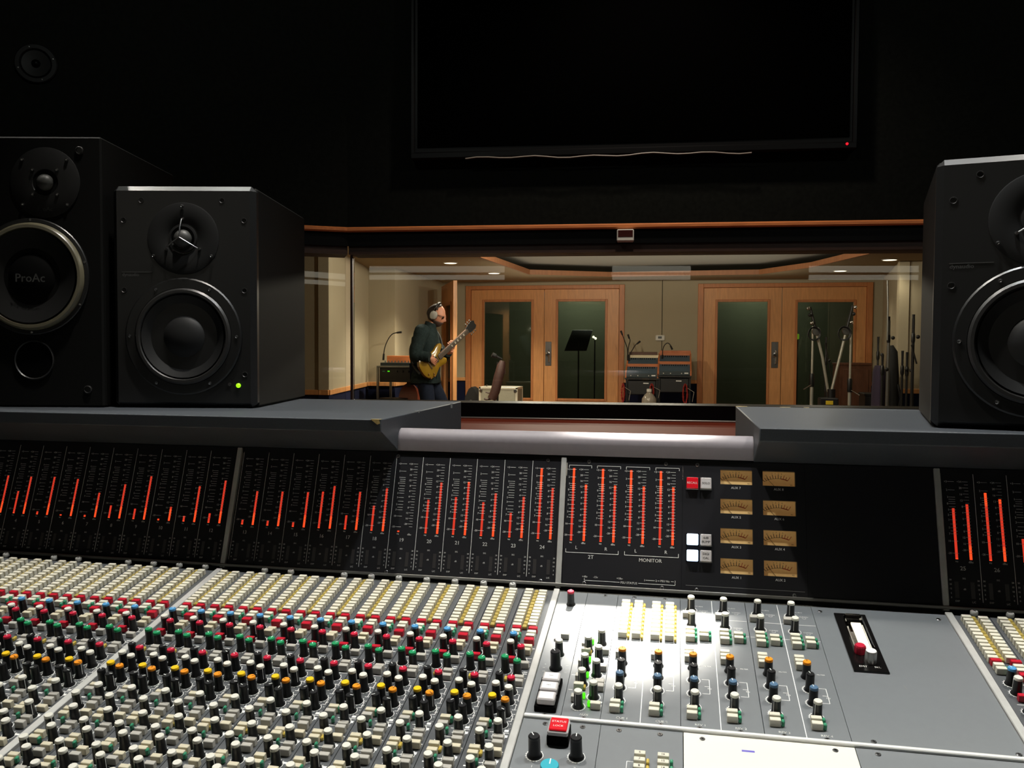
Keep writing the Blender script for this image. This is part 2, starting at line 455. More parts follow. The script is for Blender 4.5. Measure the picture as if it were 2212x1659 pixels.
LEG.add(quad(-.35, .35, 9.8, 191.5, .35), 'print_white')
BARS = []                                  # (x, top, hot_from)
def lit_bar(parent, x, top, kind):
    mb = MB(); w = 1.75
    cuts = [(68.2, 69.6, 'bar_hot')]
    if kind == 'db': cuts += [(69.6, 88, 'bar_hot'), (88, max(88.1, min(top, 150)), 'bar_lit')] if top > 88 else [(69.6, top, 'bar_lit')]
    else: cuts += [(69.6, min(top, 146), 'bar_lit')]
    if kind == 'db' and top > 150: cuts.append((150, top, 'bar_hot'))
    if kind == 'vu' and top > 146: cuts.append((146, top, 'bar_hot'))
    for a, b, m in cuts:
        if b > a+.05: mb.add(box(x-w, x+w, a, b, .1, .3), m, MGm)
    mb.build('level_bar', parent, smooth=0, label='lit red level bar')
def screw_geo(r, h=1.0):
    mb = MB(); mb.add(lathe([(r, 0), (r, h*.5), (r*.8, h), (0, h)], 14), 'steel')
    for a in (0, PI/2): mb.add(box(-r*.6, r*.6, -r*.12, r*.12, h+.01, h+.06), 'bore', RZ(a+.4))
    return mb
def meter_module(x0, w, number, bars):
    mb = MB(); sx = w/45.7
    mb.add(box(.1, w-.1, 3.6, 199, -9, 0, .15), 'meter_black', MGm @ T(x0, 0, 0))
    mb.addm(LEG, MGm @ T(x0, 0, 0) @ Matrix.Diagonal((sx, 1, 1, 1)))
    if number: mb.add(text(number, 8.0), 'print_white', MGm @ T(x0+22.2*sx, 55.8, .35))
    o = mb.build('meter_panel', console, smooth=0)
    for xx in (11.9, 33.6):
        MB().add(box(xx*sx-2.6, xx*sx+2.6, 14.5, 37, .02, .3), 'window_dim', MGm @ T(x0, 0, 0)).build('gain_window', o, smooth=0)
    for i, b in enumerate(bars):
        if b: lit_bar(o, x0+(14.9, 34.2)[i]*sx, b, ('vu', 'db')[i])
bay1 = {12: (84, 140.8), 11: (77.6, 129.2), 10: (71, 92), 9: (86, 143.1), 8: (89.7, 127.5), 7: (71.4, 110.8), 6: (70.4, 133.4), 5: (73.5, 135.9), 4: (107.6, 134.3), 3: (72, 134.8), 2: (80, 120), 1: (70, 110)}
bay2 = {13: (76, 124.7), 14: (76.7, 125.7), 15: (75.8, 126.8), 16: (128.5, 138.3), 17: (91.2, 130.3), 18: (108.8, 137.9), 19: (70.6, None), 20: (122.1, 150.5), 21: (128.2, 153.6), 22: (121.7, 136.8), 23: (106.5, 132.8), 24: (180, 148.5)}
bay3 = {25: (140.7, 147.2), 26: (164.7, 156.1), 27: (101, 120)}
P1, P2, P3 = 47.55, 45.7, 44.3
for k in range(1, 13): meter_module(-569.2-P1*(13-k)+(.9 if k < 12 else 0), P1, str(k), bay1[k])
for k in range(13, 25): meter_module(-51.6-P2*(24-k), P2, str(k), bay2[k])
for k in (25, 26, 27): meter_module(551.2+P3*(k-25)+2.5, P3, str(k), bay3[k])
for k, lab in enumerate(range(28, 34)): meter_module(554+P3*(k+3), P3, str(lab), (75, 120))
for x, h in ((-278.4, 193.6), (-27.7, 194.1), (-29.3, 5.5), (-279, 5.5), (38, 194), (158, 194.2), (38, 5.6), (155, 5.6), (205.7, 194.2), (205.7, 5.6), (345, 5.8)):
    o = screw_geo(3.0, .9).build('screw', console)
    o.matrix_basis = WM[console.name].inverted() @ GP(x, h, 0) @ Matrix.Scale(k1, 4)

# centre section of the bridge: stereo and monitor meters
mb = MB().add(box(4, 184, 3.6, 199, -9, 0, .15), 'meter_black', MGm); Z = .35
pr = MB()
for xv, xd in ((15.2, 35), (61, 80.5), (105, 125), (150.8, 170)): scales(pr, xv, xd)
def bracket(a, b, h, d, w=.7):
    pr.add(quad(a, b, h-w/2, h+w/2, Z), 'print_white')
    for x in (a, b): pr.add(quad(x-w/2, x+w/2, min(h, h+d), max(h, h+d), Z), 'print_white')
for a, b in ((7.4, 42.9), (51.9, 88.4), (97.3, 133.5), (142.8, 178.7)): bracket(a, b, 186.3, -4)
bracket(7.8, 88.6, 50.2, 5.5); bracket(98.2, 179, 50.2, 5.5)
for t, x, h, s_ in (('L', 24.2, 58, 7), ('R', 69.8, 57.7, 7), ('L', 114.9, 57.2, 7), ('R', 160.4, 57.4, 7), ('2T', 47, 44.6, 8), ('MONITOR', 137.4, 44, 7.4), ('+48v', 38.8, 14.8, 4.2), ('-15v', 55.4, 14.8, 4.2), ('+18v-', 92.1, 14.8, 4.2), ('PSU STATUS', 105.9, 9, 4.6), ('1', 129.2, 14.2, 4.2), ('2', 146.5, 14.4, 4.2), ('PSU No', 159.7, 14.5, 4.2), ('3', 174.4, 14.5, 4.2)):
    pr.add(text(t, s_), 'print_white', T(x, h, Z))
for a, b, h in ((38.3, 92, 9.2), (120, 174.5, 9.2), (131, 144.5, 14.4), (148.5, 151.5, 14.4), (168.5, 172.5, 14.4)): pr.add(quad(a, b, h-.3, h+.3, Z), 'print_white')
for x in (38.3, 174.5): pr.add(quad(x-.3, x+.3, 9.2, 12.4, Z), 'print_white')
mb.addm(pr, MGm); mon = mb.build('meter_panel', console, smooth=0, label='stereo and monitor meter panel')
for x, t, k in ((15.2, 181.6, 'vu'), (35, 155.8, 'db'), (61, 181.9, 'vu'), (80.5, 156, 'db'), (105, 181.2, 'vu'), (125, 156, 'db'), (150.8, 181.2, 'vu'), (170, 156.3, 'db')): lit_bar(mon, x, t, k)

# needle meter panel with eight windows
wins = [(x0, x0+47, h0, h0+22.3) for x0 in (240.6, 303.1) for h0 in (30.7, 75.3, 119.8, 164.3)]
mb = MB()
xs = [184.2, 240.6, 287.6, 303.1, 350.1, 364]; hs = [3.6]
for h0 in (30.7, 75.3, 119.8, 164.3): hs += [h0, h0+22.3]
hs.append(199)
for i in range(5):
    if i in (1, 3):
        for j in range(0, len(hs), 2): mb.add(box(xs[i], xs[i+1], hs[j], hs[j+1], -9, 0), 'meter_black', MGm)
    else: mb.add(box(xs[i], xs[i+1], 3.6, 199, -9, 0), 'meter_black', MGm)
mb.add(box(190, 360, 10.3, 10.8, .02, .3), 'print_dim', MGm)
for n_, (x0, x1, h0, h1) in zip(('AUX 1', 'AUX 3', 'AUX 5', 'AUX 7', 'AUX 2', 'AUX 4', 'AUX 6', 'AUX 8'), wins): mb.add(text(n_, 5), 'print_white', MGm @ T((x0+x1)/2-.6, h0-5.2, Z))
vup = mb.build('meter_panel', console, smooth=0, label='panel with eight needle meters and lit buttons')
for i, (x0, x1, h0, h1) in enumerate(wins):
    f = MB().add(box(x0-1, x1+1, h0-1, h1+1, -8.9, -7), 'vu_face', MGm)
    cx, cy = (x0+x1)/2-1, h0-12.5
    for k in range(11):
        a = math.radians(128-6.6*k); r0, r1 = 25.0, (31.0 if k % 2 == 0 else 29.6)
        p = [(cx+1.25*r*math.cos(a), cy+r*math.sin(a)) for r in (r0, r1)]
        f.add(strip_line(*p[0], *p[1], .8, -6.9), 'print_dark' if k < 8 else 'print_red', MGm)
        if k in (0, 2, 4, 5, 6, 7): f.add(text(('20', '', '10', '', '7', '5', '3', '0')[k], 2.4), 'print_dark', MGm @ T(cx+1.25*32.4*math.cos(a), cy+32.4*math.sin(a), -6.9))
        if k > 0:
            b = math.radians(128-6.6*(k-1)); q0 = (cx+1.25*25*math.cos(b), cy+25*math.sin(b))
            f.add(strip_line(*q0, *p[0], .45 if k < 8 else 1.3, -6.88), 'print_dark' if k < 8 else 'print_red', MGm)
    f.add(text('VU', 2.6), 'print_dark', MGm @ T(x1-5, h0+3, -6.9))
    v = f.build('needle_meter', vup, smooth=0)
    v['label'] = 'cream needle meter face'
    nd = MB().add(tube([(cx-17+i % 3*.6, h1-8.5-i % 2, -6.2), (cx-4, h0-.8, -6.2)], .28, 5), 'print_dark', MGm).build('needle', vup, smooth=0)
def capbtn(x0, x1, h0, h1, mat, txt=(), name='lit_button', tm='print_white', label=None):
    b = MB().add(box(x0-1, x1+1, h0-1, h1+1, 0, 1.6, .3), 'steel' if mat != 'lamp_white' else 'bore', MGm).add(box(x0, x1, h0, h1, 1.6, 6.5, 1.1), mat, MGm)
    for i, t in enumerate(txt): b.add(text(t, 4.6 if len(txt) == 1 else 4.8), tm, MGm @ T((x0+x1)/2, (h0+h1)/2+(len(txt)-1)*3-6*i, 6.6))
    b.build(name, vup, label=label)
capbtn(190, 207.2, 155.3, 172.3, 'lamp_red', ['RECALL'], label='red button')
capbtn(211, 227, 155.3, 172.3, 'clear_plastic', ['SOLO'], tm='print_dark', label='white button')
capbtn(190.8, 208, 69.8, 86.6, 'lamp_white', label='glowing blue-white button')
capbtn(211, 227.4, 69.8, 86.6, 'clear_plastic', ['6dB', 'BUMP'], tm='print_dark', label='grey button')
capbtn(191, 208, 45.8, 62.8, 'lamp_white', label='glowing blue-white button')
capbtn(211, 227.6, 45.8, 62.8, 'clear_plastic', ['DIGI', 'CAL'], tm='print_dark', label='grey button')
MB().add(box(364.3, 544.5, 3.6, 199, -9, 0, .15), 'meter_black', MGm).build('blank_panel', console, label='blank black panel of the meter bridge')

# ---- knobs, buttons, LEDs -------------------------------------------
def knob_mb(cap, r=4.9, h=22.0, line='print_white', side=True):
    k = r/4.9; m = MB()
    m.add(lathe([(6.7*k, 0), (6.7*k, 1.0), (5.7*k, 2.6), (5.25*k, 5), (4.95*k, h-3.2)], 18), 'knob_black')
    m.add(lathe([(4.95*k, h-3.2), (5.0*k, h-3.0), (5.0*k, h-1.0), (4.4*k, h), (0, h)], 18), 'cap_'+cap)
    if cap in ('black', 'blue', 'green', 'red', 'navy', 'orange', 'cyan', 'grey'):
        m.add(box(-.4*k, .4*k, .6*k, 4.7*k, h-.2, h+.12), 'print_dark' if cap == 'orange' else 'print_white')
    m.add(box(-.32*k, .32*k, 4.75*k, 5.3*k, 4, h-3.3), 'print_white')
    return m
def button_mb(mat, w=12, d=6.3, h=8.6):
    return MB().add(box(-w/2, w/2, -d/2, d/2, 0, h, .55), mat)
def led_mb(mat, w=3.4, d=7.6, h=5): return MB().add(box(-w/2, w/2, -d/2, d/2, 0, h, 1.0), mat)
PROTO = {}
for c in ('white', 'red', 'green', 'blue', 'navy', 'yellow', 'orange', 'grey', 'black'): PROTO['knob_'+c] = knob_mb(c)
PROTO['led_olive'] = led_mb('led_olive', 6.4, 7.8, 5.2)
PROTO['bigknob_black'] = knob_mb('black', 6.2, 25)
for n, m in dict(cream='btn_cream', tan='btn_tan', grey='btn_grey', red='btn_red').items(): PROTO['button_'+n] = button_mb(m)
PROTO['button_redbig'] = button_mb('btn_red', 13, 7.6, 9.5)
PROTO['button_sq'] = button_mb('btn_grey', 11, 8, 8)
for n, d_, h_ in (('yellow', 7.6, 5), ('green', 5.4, 7.6), ('red', 6, 5), ('green_lit', 6, 6.4)): PROTO['led_'+n] = led_mb('led_'+n, 3.4, d_, h_)
ITEMS = []                                 # (kind, prototype, matrix, parent)
def put(proto, u, s, parent, rz=0, h=0):
    ITEMS.append((proto.split('_')[0].replace('bigknob', 'knob'), proto, SP(u, s, h, rz) @ Matrix.Scale(k1, 4), parent))

STRIP_K = [('blue', 15.6, 165.3), ('white', 15.4, 185.2), ('red', 31.2, 195.8), ('green', 15.4, 222.4), ('green', 32.4, 229.5), ('black', 16.2, 260.9), ('red', 32.1, 267.2), ('white', 16, 280.8), ('white', 33, 287.3), ('yellow', 17, 306), ('orange', 33.6, 311.5), ('black', 16.9, 324.3), ('black', 32.8, 330.7), ('white', 33.6, 352.5), ('white', 16.8, 371.5), ('white', 33.3, 397.2), ('white', 17.8, 418.6), ('white', 33.4, 434), ('white', 17, 457), ('white', 33, 472), ('white', 17, 494), ('white', 33, 510)]
STRIP_B = [('cream', 11, 15.3+9.33*i) for i in range(12)] + [('cream', 32, 16.8+9.0*i) for i in range(12)]
STRIP_B += [('red', 12.2, 125.2), ('red', 35, 125.4), ('cream', 12.4, 134.5), ('cream', 12.4, 143.5), ('cream', 34.4, 135.2), ('cream', 34.2, 144.2), ('redbig', 34.7, 156.2), ('tan', 35.4, 171.6), ('tan', 34.8, 180.7), ('red', 17.3, 200), ('grey', 38, 211.8), ('grey', 36.6, 241.2), ('grey', 36.8, 250), ('tan', 13.3, 334.4), ('grey', 12.4, 343.6), ('grey', 35.6, 361.2), ('grey', 36.2, 370.7), ('tan', 13.4, 382.4), ('tan', 13.4, 391.5), ('tan', 37.7, 384), ('grey', 36, 407), ('grey', 36, 417), ('tan', 13.2, 430), ('tan', 13.2, 439), ('tan', 37.4, 449), ('grey', 36, 459), ('tan', 13.2, 470), ('tan', 13.2, 479), ('grey', 36, 487), ('tan', 36, 496)]
STRIP_L = [('olive', 21.4, 13.2+9.33*i) for i in range(12)] + [('green', 19.4, 140), ('green', 19.4, 148), ('yellow', 19.8, 243), ('green', 20.4, 335), ('green', 20.2, 354.6), ('yellow', 21, 386), ('green', 20.2, 402), ('green', 20.2, 440), ('green', 20.2, 474)]
# legends printed on a strip
PRN = MB()
for c, u, s in STRIP_K:
    for a in range(11):
        t = math.radians(-50-26*a+0)
        PRN.add(strip_line(u+7.3*math.cos(t), -s+7.3*math.sin(t), u+8.9*math.cos(t), -s+8.9*math.sin(t), .75, .12), 'print_white')
    PRN.add(ring(7.1, 7.7, 20, 0, math.radians(-230), math.radians(50)), 'print_white', T(u, -s, .12))
for a, b, s in ((27, 44, 166), (27, 44, 190), (8, 44, 208), (27, 44, 236), (27, 44, 256), (22, 44, 345), (8, 30, 360), (22, 44, 378), (8, 30, 398)): PRN.add(quad(a, b, -s-.4, -s+.4, .12), 'print_white')
for u, s in ((41, 296), (41, 318), (41, 276)):      # band brackets
    for q in ((u-2, u+1.8, -s+5, -s+5.8), (u+1, u+1.8, -s-5, -s+5.8), (u-2, u+1.8, -s-5.8, -s-5)): PRN.add(quad(*q, .12), 'print_white')
for u, s, w, d in ((40.5, 341, 5, 4), (41, 351, 5, 4), (26, 333, 4, 3), (38, 394, 8, 4), (24, 378, 5, 3), (41, 222, 5, 1.4), (41, 226, 5, 1.4), (41, 198, 5, 1.2), (27, 246, 2, 3), (26, 412, 6, 3), (41, 430, 6, 3), (9, 352, 6, 2), (9, 405, 6, 2)): PRN.add(quad(u-w/2, u+w/2, -s-d/2, -s+d/2, .12), 'print_white')
for i in range(7): PRN.add(text(('-6', '0', '+6', 'HF', 'MF', 'k', 'LF')[i], 3.2), 'print_white', T(43, -(283+9*i), .12))
thumb = MB().add(lathe([(2.8, 0), (2.8, 1.5), (4.9, 1.8), (5.2, 2.6), (5.2, 6.5), (4.3, 7.8), (0, 8.2)], 18), 'alum').add(box(-2.6, 2.6, -.4, .4, 8.1, 8.35), 'bore')
THUMB = thumb.mesh('thumb_screw')
strip_id = 0
def channel_strip(x0, w, has_screw=True):
    global strip_id
    sx = w/45.7
    mb = MB().add(box(.4, w-.4, -556, -.5, -9, 0, .25), 'strip_grey', MSm @ T(x0, 0, 0)).addm(PRN, MSm @ T(x0, 0, 0) @ Matrix.Diagonal((sx, 1, 1, 1)))
    o = mb.build('channel_strip', console, smooth=0)
    r = random.Random(strip_id); strip_id += 1
    for c, u, s in STRIP_K: put('knob_'+c, x0+u*sx, s, o, r.uniform(-2.2, 2.2) if c in ('white', 'black', 'yellow', 'orange') else r.uniform(-.8, .8))
    for c, u, s in STRIP_B: put('button_'+c, x0+u*sx, s, o, 0, r.choice((0, 0, 0, -1.6)) if s > 130 else 0)
    for c, u, s in STRIP_L: put('led_'+c, x0+u*sx, s, o)
    if has_screw: place('thumb_screw', THUMB, SP(x0+27*sx, -3.5, -1, r.uniform(0, 3)) @ Matrix.Scale(k1, 4), o)
for k in range(1, 13): channel_strip(-568.2-P1*(13-k), P1, k not in (5, 8))
for k in range(13, 25): channel_strip(-51.6-P2*(24-k), P2, k not in (13, 16, 24))
for k in range(4): channel_strip(555+P2*k, P2)

# ---- centre modules --------------------------------------------------
def flat_panel(x0, x1, s0, s1, mat, name, label=None):
    mb = MB().add(box(x0+.2, x1-.2, -s1, -s0, -9, 0, .25), mat, MSm); return mb
def pr_add(mb, g, mat='print_white'): mb.add(g, mat, MSm)
def p_ring(mb, u, s, r=8.2):
    for a in range(13):
        t = math.radians(-58-20.5*a-10)
        pr_add(mb, strip_line(u+(r-.9)*math.cos(t), -s+(r-.9)*math.sin(t), u+(r+1.1)*math.cos(t), -s+(r+1.1)*math.sin(t), .8, .15))
    mb.add(ring(r-.5, r+.25, 24, .15, math.radians(-240), math.radians(60)), 'print_white', MSm @ T(u, -s, 0))
def p_text(mb, t, u, s, size, mat='print_white'): mb.add(text(t, size*1.12), mat, MSm @ T(u, -s, .15))
def panel_screw(mb_parent, u, s):
    o = screw_geo(3.1, .9).build('screw', mb_parent); o.matrix_basis = WM[mb_parent.name].inverted() @ SP(u, s, 0) @ Matrix.Scale(k1, 4)
SB = 308.0
# oscillator module
mb = flat_panel(3.5, 45.9, .5, SB, 'panel_grey', '')
for t, u, s, z in (('OSC', 26.5, 299.5, 4.2), ('LEVEL', 25, 60, 2.6), ('OUTPUT', 25, 54, 2.6), ('FREQUENCY', 26, 224, 2.8), ('x10', 12, 216, 2.2), ('100', 11, 208, 2.2), ('1k', 12, 200, 2.2), ('10k', 40, 216, 2.2), ('20k', 40.5, 208, 2.2), ('OFF', 40, 200, 2.2)): p_text(mb, t, u, s, z)
for u, s in ((26.2, 206.8), (26.4, 175.2)): p_ring(mb, u, s)
mb.add(quad(4, 10, -92.3, -91.7, .15), 'print_white', MSm)
osc = mb.build('master_panel', console, smooth=0, label='oscillator panel')
put('knob_red', 24.9, 38.9, osc); put('knob_white', 26.4, 175.2, osc, .8); put('bigknob_black', 26.2, 207.8, osc, .5); put('button_sq', 28.8, 133, osc)
MB().add(lathe([(2.8, 0), (2.8, 1.5), (1.6, 2.6), (0, 2.8)], 14), 'steel', MSm @ T(17.2, -141, 0)).build('socket', osc)
blk = MB().add(box(13.6, 39.4, -303+3, -239, 0, 7, .5), 'bore', MSm).build('button_block', osc)
for i, s in enumerate((248.4, 268.6, 289.2)):
    b = MB().add(box(16.6, 37.6, -s-8.4, -s+8.4, 7, 15.5, 1.2), 'clear_plastic', MSm).add(box(19, 35.2, -s-6.2, -s+6.2, 15.45, 15.7), 'print_white', MSm)
    if i < 2: b.add(text('MIX', 3), 'print_dark', MSm @ T(27, -s, 15.75))
    b.build('square_button', blk, label='clear square push button')
panel_screw(osc, 26.5, 303.6)
# aux module
mb = flat_panel(45.9, 91.5, .5, SB, 'panel_grey', '')
AK = [(79.3, 141.7), (63.4, 161.5), (79, 183.6), (63.5, 204.9), (79, 216.1), (63.6, 238.4), (80, 263.2), (63.9, 283.8)]
for u, s in AK: p_ring(mb, u, s)
p_text(mb, 'AUX', 71.9, 298.4, 4.6)
for u0, u1, s in ((48, 53, 178), (48, 53, 219), (48, 53, 251), (87, 91, 200), (87, 91, 237), (86, 91, 279)): mb.add(quad(u0, u1, -s-.4, -s+.4, .15), 'print_white', MSm)
for u, s in ((88, 232), (88, 272)): mb.add(quad(u-3, u+3, -s-1.4, -s+1.4, .15), 'print_white', MSm)
aux = mb.build('master_panel', console, smooth=0, label='auxiliary send panel')
for i, (u, s) in enumerate(AK): put('knob_white', u, s, aux, 2.6)
for x, y in ((735, 545), (705, 695), (680, 825), (643, 1005)):
    u, s = usx(*c4(x, y), 8); put('button_sq', u+3, s+2, aux)
for x, y, c in ((755, 608, 'cream'), (690, 912, 'cream'), (922, 608, 'sq'), (898, 752, 'sq'), (876, 886, 'sq'), (874, 924, 'sq'), (835, 1083, 'cream')):
    u, s = usx(*c4(x, y), 8); put('button_'+c, min(u, 85.2), s, aux)
for x, y in ((815, 552), (788, 708), (767, 842), (735, 1026), (778, 1095)):
    u, s = usx(*c4(x, y), 3); put('led_green_lit', u, s, aux)
for x, y in ((793, 642), (740, 948)):
    u, s = usx(*c4(x, y), 3); put('led_yellow', u, s, aux)
panel_screw(aux, 72, 4.5); panel_screw(aux, 72, 303.6)
# cue and reverb modules
def four_knobs(mb, u0, kind):
    for s in (210.8, 238.6, 265.6): p_ring(mb, u0, s)
    for a, b in (((u0+10, -207), (u0+19, -207)), ((u0+19, -207), (u0+19, -237)), ((u0+10, -237), (u0+19, -237)), ((u0+13, -222), (u0+19, -222))): pr_add(mb, strip_line(*a, *b, .8, .15))
    p_text(mb, 'EQ', u0+19, 226, 3.2)
def fill(o, u0, kind):
    put('knob_orange', u0-.3, 184.4, o, 0); put('knob_black', u0, 210.8, o, .3); put('knob_navy', u0, 238.6, o, .2); put('knob_white', u0+.4, 265.6, o, 2.4)
    put('button_cream', u0-2.6, 277, o); put('button_cream', u0-2.9, 286.8, o)
    put('led_green', u0+5.6, 277.6, o); put('led_green', u0+5.6, 287, o)
    for s in ((150, 158.6, 167.2) if kind == 'rev' else (158.6, 167.2)): put('button_cream' if kind == 'rev' else 'button_sq', u0-4.6, s, o)
mb = flat_panel(91.5, 182.4, .5, SB, 'panel_grey', '')
mb.add(quad(136.5, 137.4, -306, -150, .15), 'print_white', MSm)
for u0, t in ((109.6, 'CUE 1'), (155, 'CUE 2')): four_knobs(mb, u0, 'cue'); p_text(mb, t, u0+6, 298.6, 4.6)
cue = mb.build('master_panel', console, smooth=0, label='cue send panel')
for u0 in (109.6, 155): fill(cue, u0, 'cue')
for u in (105.2, 123.4, 148.6, 167.6):
    for i in range(9):
        put('button_cream', u, 31.2+11.0*i, cue); put('led_yellow', u+8, 33.5+11.0*i, cue)
for u, s in ((115, 4.5), (160, 4.5), (115, 303.4), (160, 303.4)): panel_screw(cue, u, s)
for x0, names in ((182.4, ('REV 1', 'REV 2')), (274, ('REV 3', 'REV 4'))):
    x1 = x0+91.4; mb = flat_panel(x0, x1, .5, SB, 'panel_grey', '')
    mb.add(quad(x0+44.1, x0+45.0, -307, -2, .15), 'print_white', MSm)
    for s, a, b in ((56, x0+1, x1-1), (97, x0+1, x1-1)): mb.add(quad(a, b, -s-.4, -s+.4, .15), 'print_white', MSm)
    for i, t in enumerate(names):
        u0 = x0+15.6+45*i
        four_knobs(mb, u0, 'rev'); p_ring(mb, u0-.4, 33); p_ring(mb, u0-.2, 76)
        p_text(mb, t, u0+6, 298.6, 4.6)
        for q, u, s, z in (('RETURN', u0+9, 21, 3.4), ('CUE/REV', u0+17, 33, 2.8), ('CUE/REV', u0+17, 76, 2.8), ('FILTER', u0+18, 177, 3), ('dB', u0+8, 177, 2.6)): p_text(mb, q, u, s, z)
        mb.add(ring(2.2, 2.7, 10, .15, PI, 2*PI), 'print_white', MSm @ T(u0+17, -36, 0)).add(ring(2.2, 2.7, 10, .15, PI, 2*PI), 'print_white', MSm @ T(u0+17, -79, 0))
    rev = mb.build('master_panel', console, smooth=0, label='reverb panel')
    for i in range(2):
        u0 = x0+15.6+45*i
        fill(rev, u0, 'rev')
        put('knob_white', u0-.8, 33, rev, 2.7); put('knob_white', u0-.6, 76, rev, 2.7)
        put('button_sq', u0-7.2, 52.5, rev)
        for s in (96, 106.6, 117.4): put('button_cream', u0-2.8, s, rev); put('led_green', u0+5, s+1, rev)
        for s in (102, 112.6): put('button_cream', u0+15.4, s, rev); put('led_green', u0+23.4, s+1, rev)
        panel_screw(rev, u0+5, 303.4)
# blank right panel
mb = flat_panel(365.4, 544.2, .5, SB, 'panel_grey', '')
for p in ((446, 186, 448, 194), (491, 205, 493, 206), (520, 262, 521.5, 264)): mb.add(strip_line(p[0], -p[1], p[2], -p[3], .8, .12), 'print_dim', MSm)
blank = mb.build('master_panel', console, smooth=0, label='blank grey panel with a few scratches')
for u, s in ((376, 12), (531, 14), (388, 300), (532, 300)): panel_screw(blank, u, s)
# reverb plate remote
emt = MB().add(box(393.6, 435.4, -164, -18.6, 0, 2.4, .5), 'emt_black', MSm)
emt.add(text('EMT', 5.2), 'print_white', MSm @ T(406.5, -153.5, 2.5)).add(text('SEL', 5.2), 'print_white', MSm @ T(423.5, -153.5, 2.5))
e = emt.build('remote_plate', console, label='black plate with a glowing meter window')
MB().add(box(411, 424, -111, -46, 2.4, 4.2, .6), 'emt_glow', MSm).build('meter_window', e, label='glowing white meter window')
MB().add(box(403.5, 428.5, -114, -28, 2.4, 9.5, 3.5), 'meter_glass', MSm).build('window_cover', e, label='clear raised cover')
mb = MB().add(lathe([(6.6, 0), (6.6, 9), (5.6, 11), (0, 11.4)], 22), 'cap_red', MSm @ T(408.6, -121, 2.4))
for i in range(14): mb.add(box(-.5, .5, 6.4, 7.1, 1, 9.5), 'cap_red', MSm @ T(408.6, -121, 2.4) @ RZ(2*PI*i/14))
mb.build('knob', e, label='red ribbed knob')
MB().add(lathe([(7.4, 0), (7.2, 2), (7.0, 14), (6.4, 15.2), (0, 15.4)], 24), 'silver', MSm @ T(417.2, -141.5, 2.4)).add(lathe([(6.3, 15.3), (6.2, 15.8), (0, 15.8)], 24), 'print_white', MSm @ T(417.2, -141.5, 2.4)).build('knob', e, label='metal knob with a white top')
MB().add(lathe([(1.5, 0), (1.4, 2.6), (0, 3)], 10), 'steel', MSm @ T(424, -118, 2.4)).build('toggle', e)
# lower row
mb = flat_panel(3.5, 93.4, 314, 575, 'panel_grey', '')
for u, s in ((27.2, 378), (72.2, 374)): p_ring(mb, u, s, 9.4)
for t, u, s, z in (('1', 27, 395.5, 4.6), ('2', 72.3, 392, 4.6), ('LEVEL', 62, 398, 4.6)): p_text(mb, t, u, s, z)
mb.add(quad(4.5, 62, -402.4, -401.6, .15), 'print_white', MSm)
low = mb.build('master_panel', console, smooth=0, label='lower panel with status button and large blue knob')
put('bigknob_black', 27.2, 378, low, .55); put('bigknob_black', 72.2, 373.6, low, 0)
for u, s in ((30, 320.5), (73, 320.5)): panel_screw(low, u, s)
st = MB().add(box(37.6, 61.6, -359, -333, 0, 11, .5), 'bore', MSm).add(box(38.2, 61, -358.4, -333.6, 11, 17.5, 1.4), 'clear_plastic', MSm)
st.build('square_button', low, label='red status button with a clear hinged cover')
sb = MB().add(box(39.8, 59.6, -357, -335, 17.4, 19.4, .9), 'lamp_red', MSm).add(text('STATUS', 4.6), 'print_white', MSm @ T(49.7, -342.4, 19.5)).add(text('LOCK', 4.4), 'print_white', MSm @ T(49.7, -349.8, 19.5)).build('lit_button', low, label='red button')
MB().add(lathe([(11, 0), (11, 2), (9.6, 4), (9.2, 25), (9.4, 27)], 28), 'knob_black', MSm @ T(51.6, -428, 0)).add(lathe([(9.6, 26.5), (9.6, 29), (9, 30), (0, 30)], 28), 'cap_cyan', MSm @ T(51.6, -428, 0)).add(box(-.6, .6, 1, 9, 30, 30.2), 'print_white', MSm @ T(51.6, -428, 0)).build('knob', low, label='large blue-topped knob')
mb = flat_panel(93.4, 185, 314, 575, 'panel_grey', '')
for a, b in (((126, -378), (126, -420)), ((126, -372.6), (133, -372.6)), ((126, -372.6), (126, -420))): mb.add(strip_line(*a, *b, .7, .15), 'print_white', MSm)
low2 = mb.build('master_panel', console, smooth=0, label='lower panel with numbered buttons')
for u, s in ((114, 320.4), (159.5, 321)): panel_screw(low2, u, s)
for u, c, names in ((139.5, 'yellow', ('6', '7', '8', '5')), (164.2, 'green', ('16', '15', '14', '13'))):
    for i, t in enumerate(names):
        s = 366.5+10.7*i
        put('button_cream', u, s, low2)
        MB().add(text(t, 4.2), 'print_dark', MSm @ T(u, -s, 8.7)).build('number', low2, smooth=0)
        if i: put('led_'+c, u+8.6, s-3, low2)
mb = flat_panel(185.4, 366.4, 314, 575, 'panel_white', '')
mb.add(box(247, 260.5, -338.6, -335.6, .02, .14), 'ink_purple', MSm)
wh = mb.build('master_panel', console, smooth=0, label='blank white panel with a short purple mark')
for u, s in ((205.5, 322), (345, 321)): panel_screw(wh, u, s)
mb = flat_panel(366.6, 544.2, 314, 575, 'panel_grey', '')
lb = mb.build('master_panel', console, smooth=0, label='lower blank grey panel')
for u, s in ((388, 321), (540, 321)): panel_screw(lb, u, s)
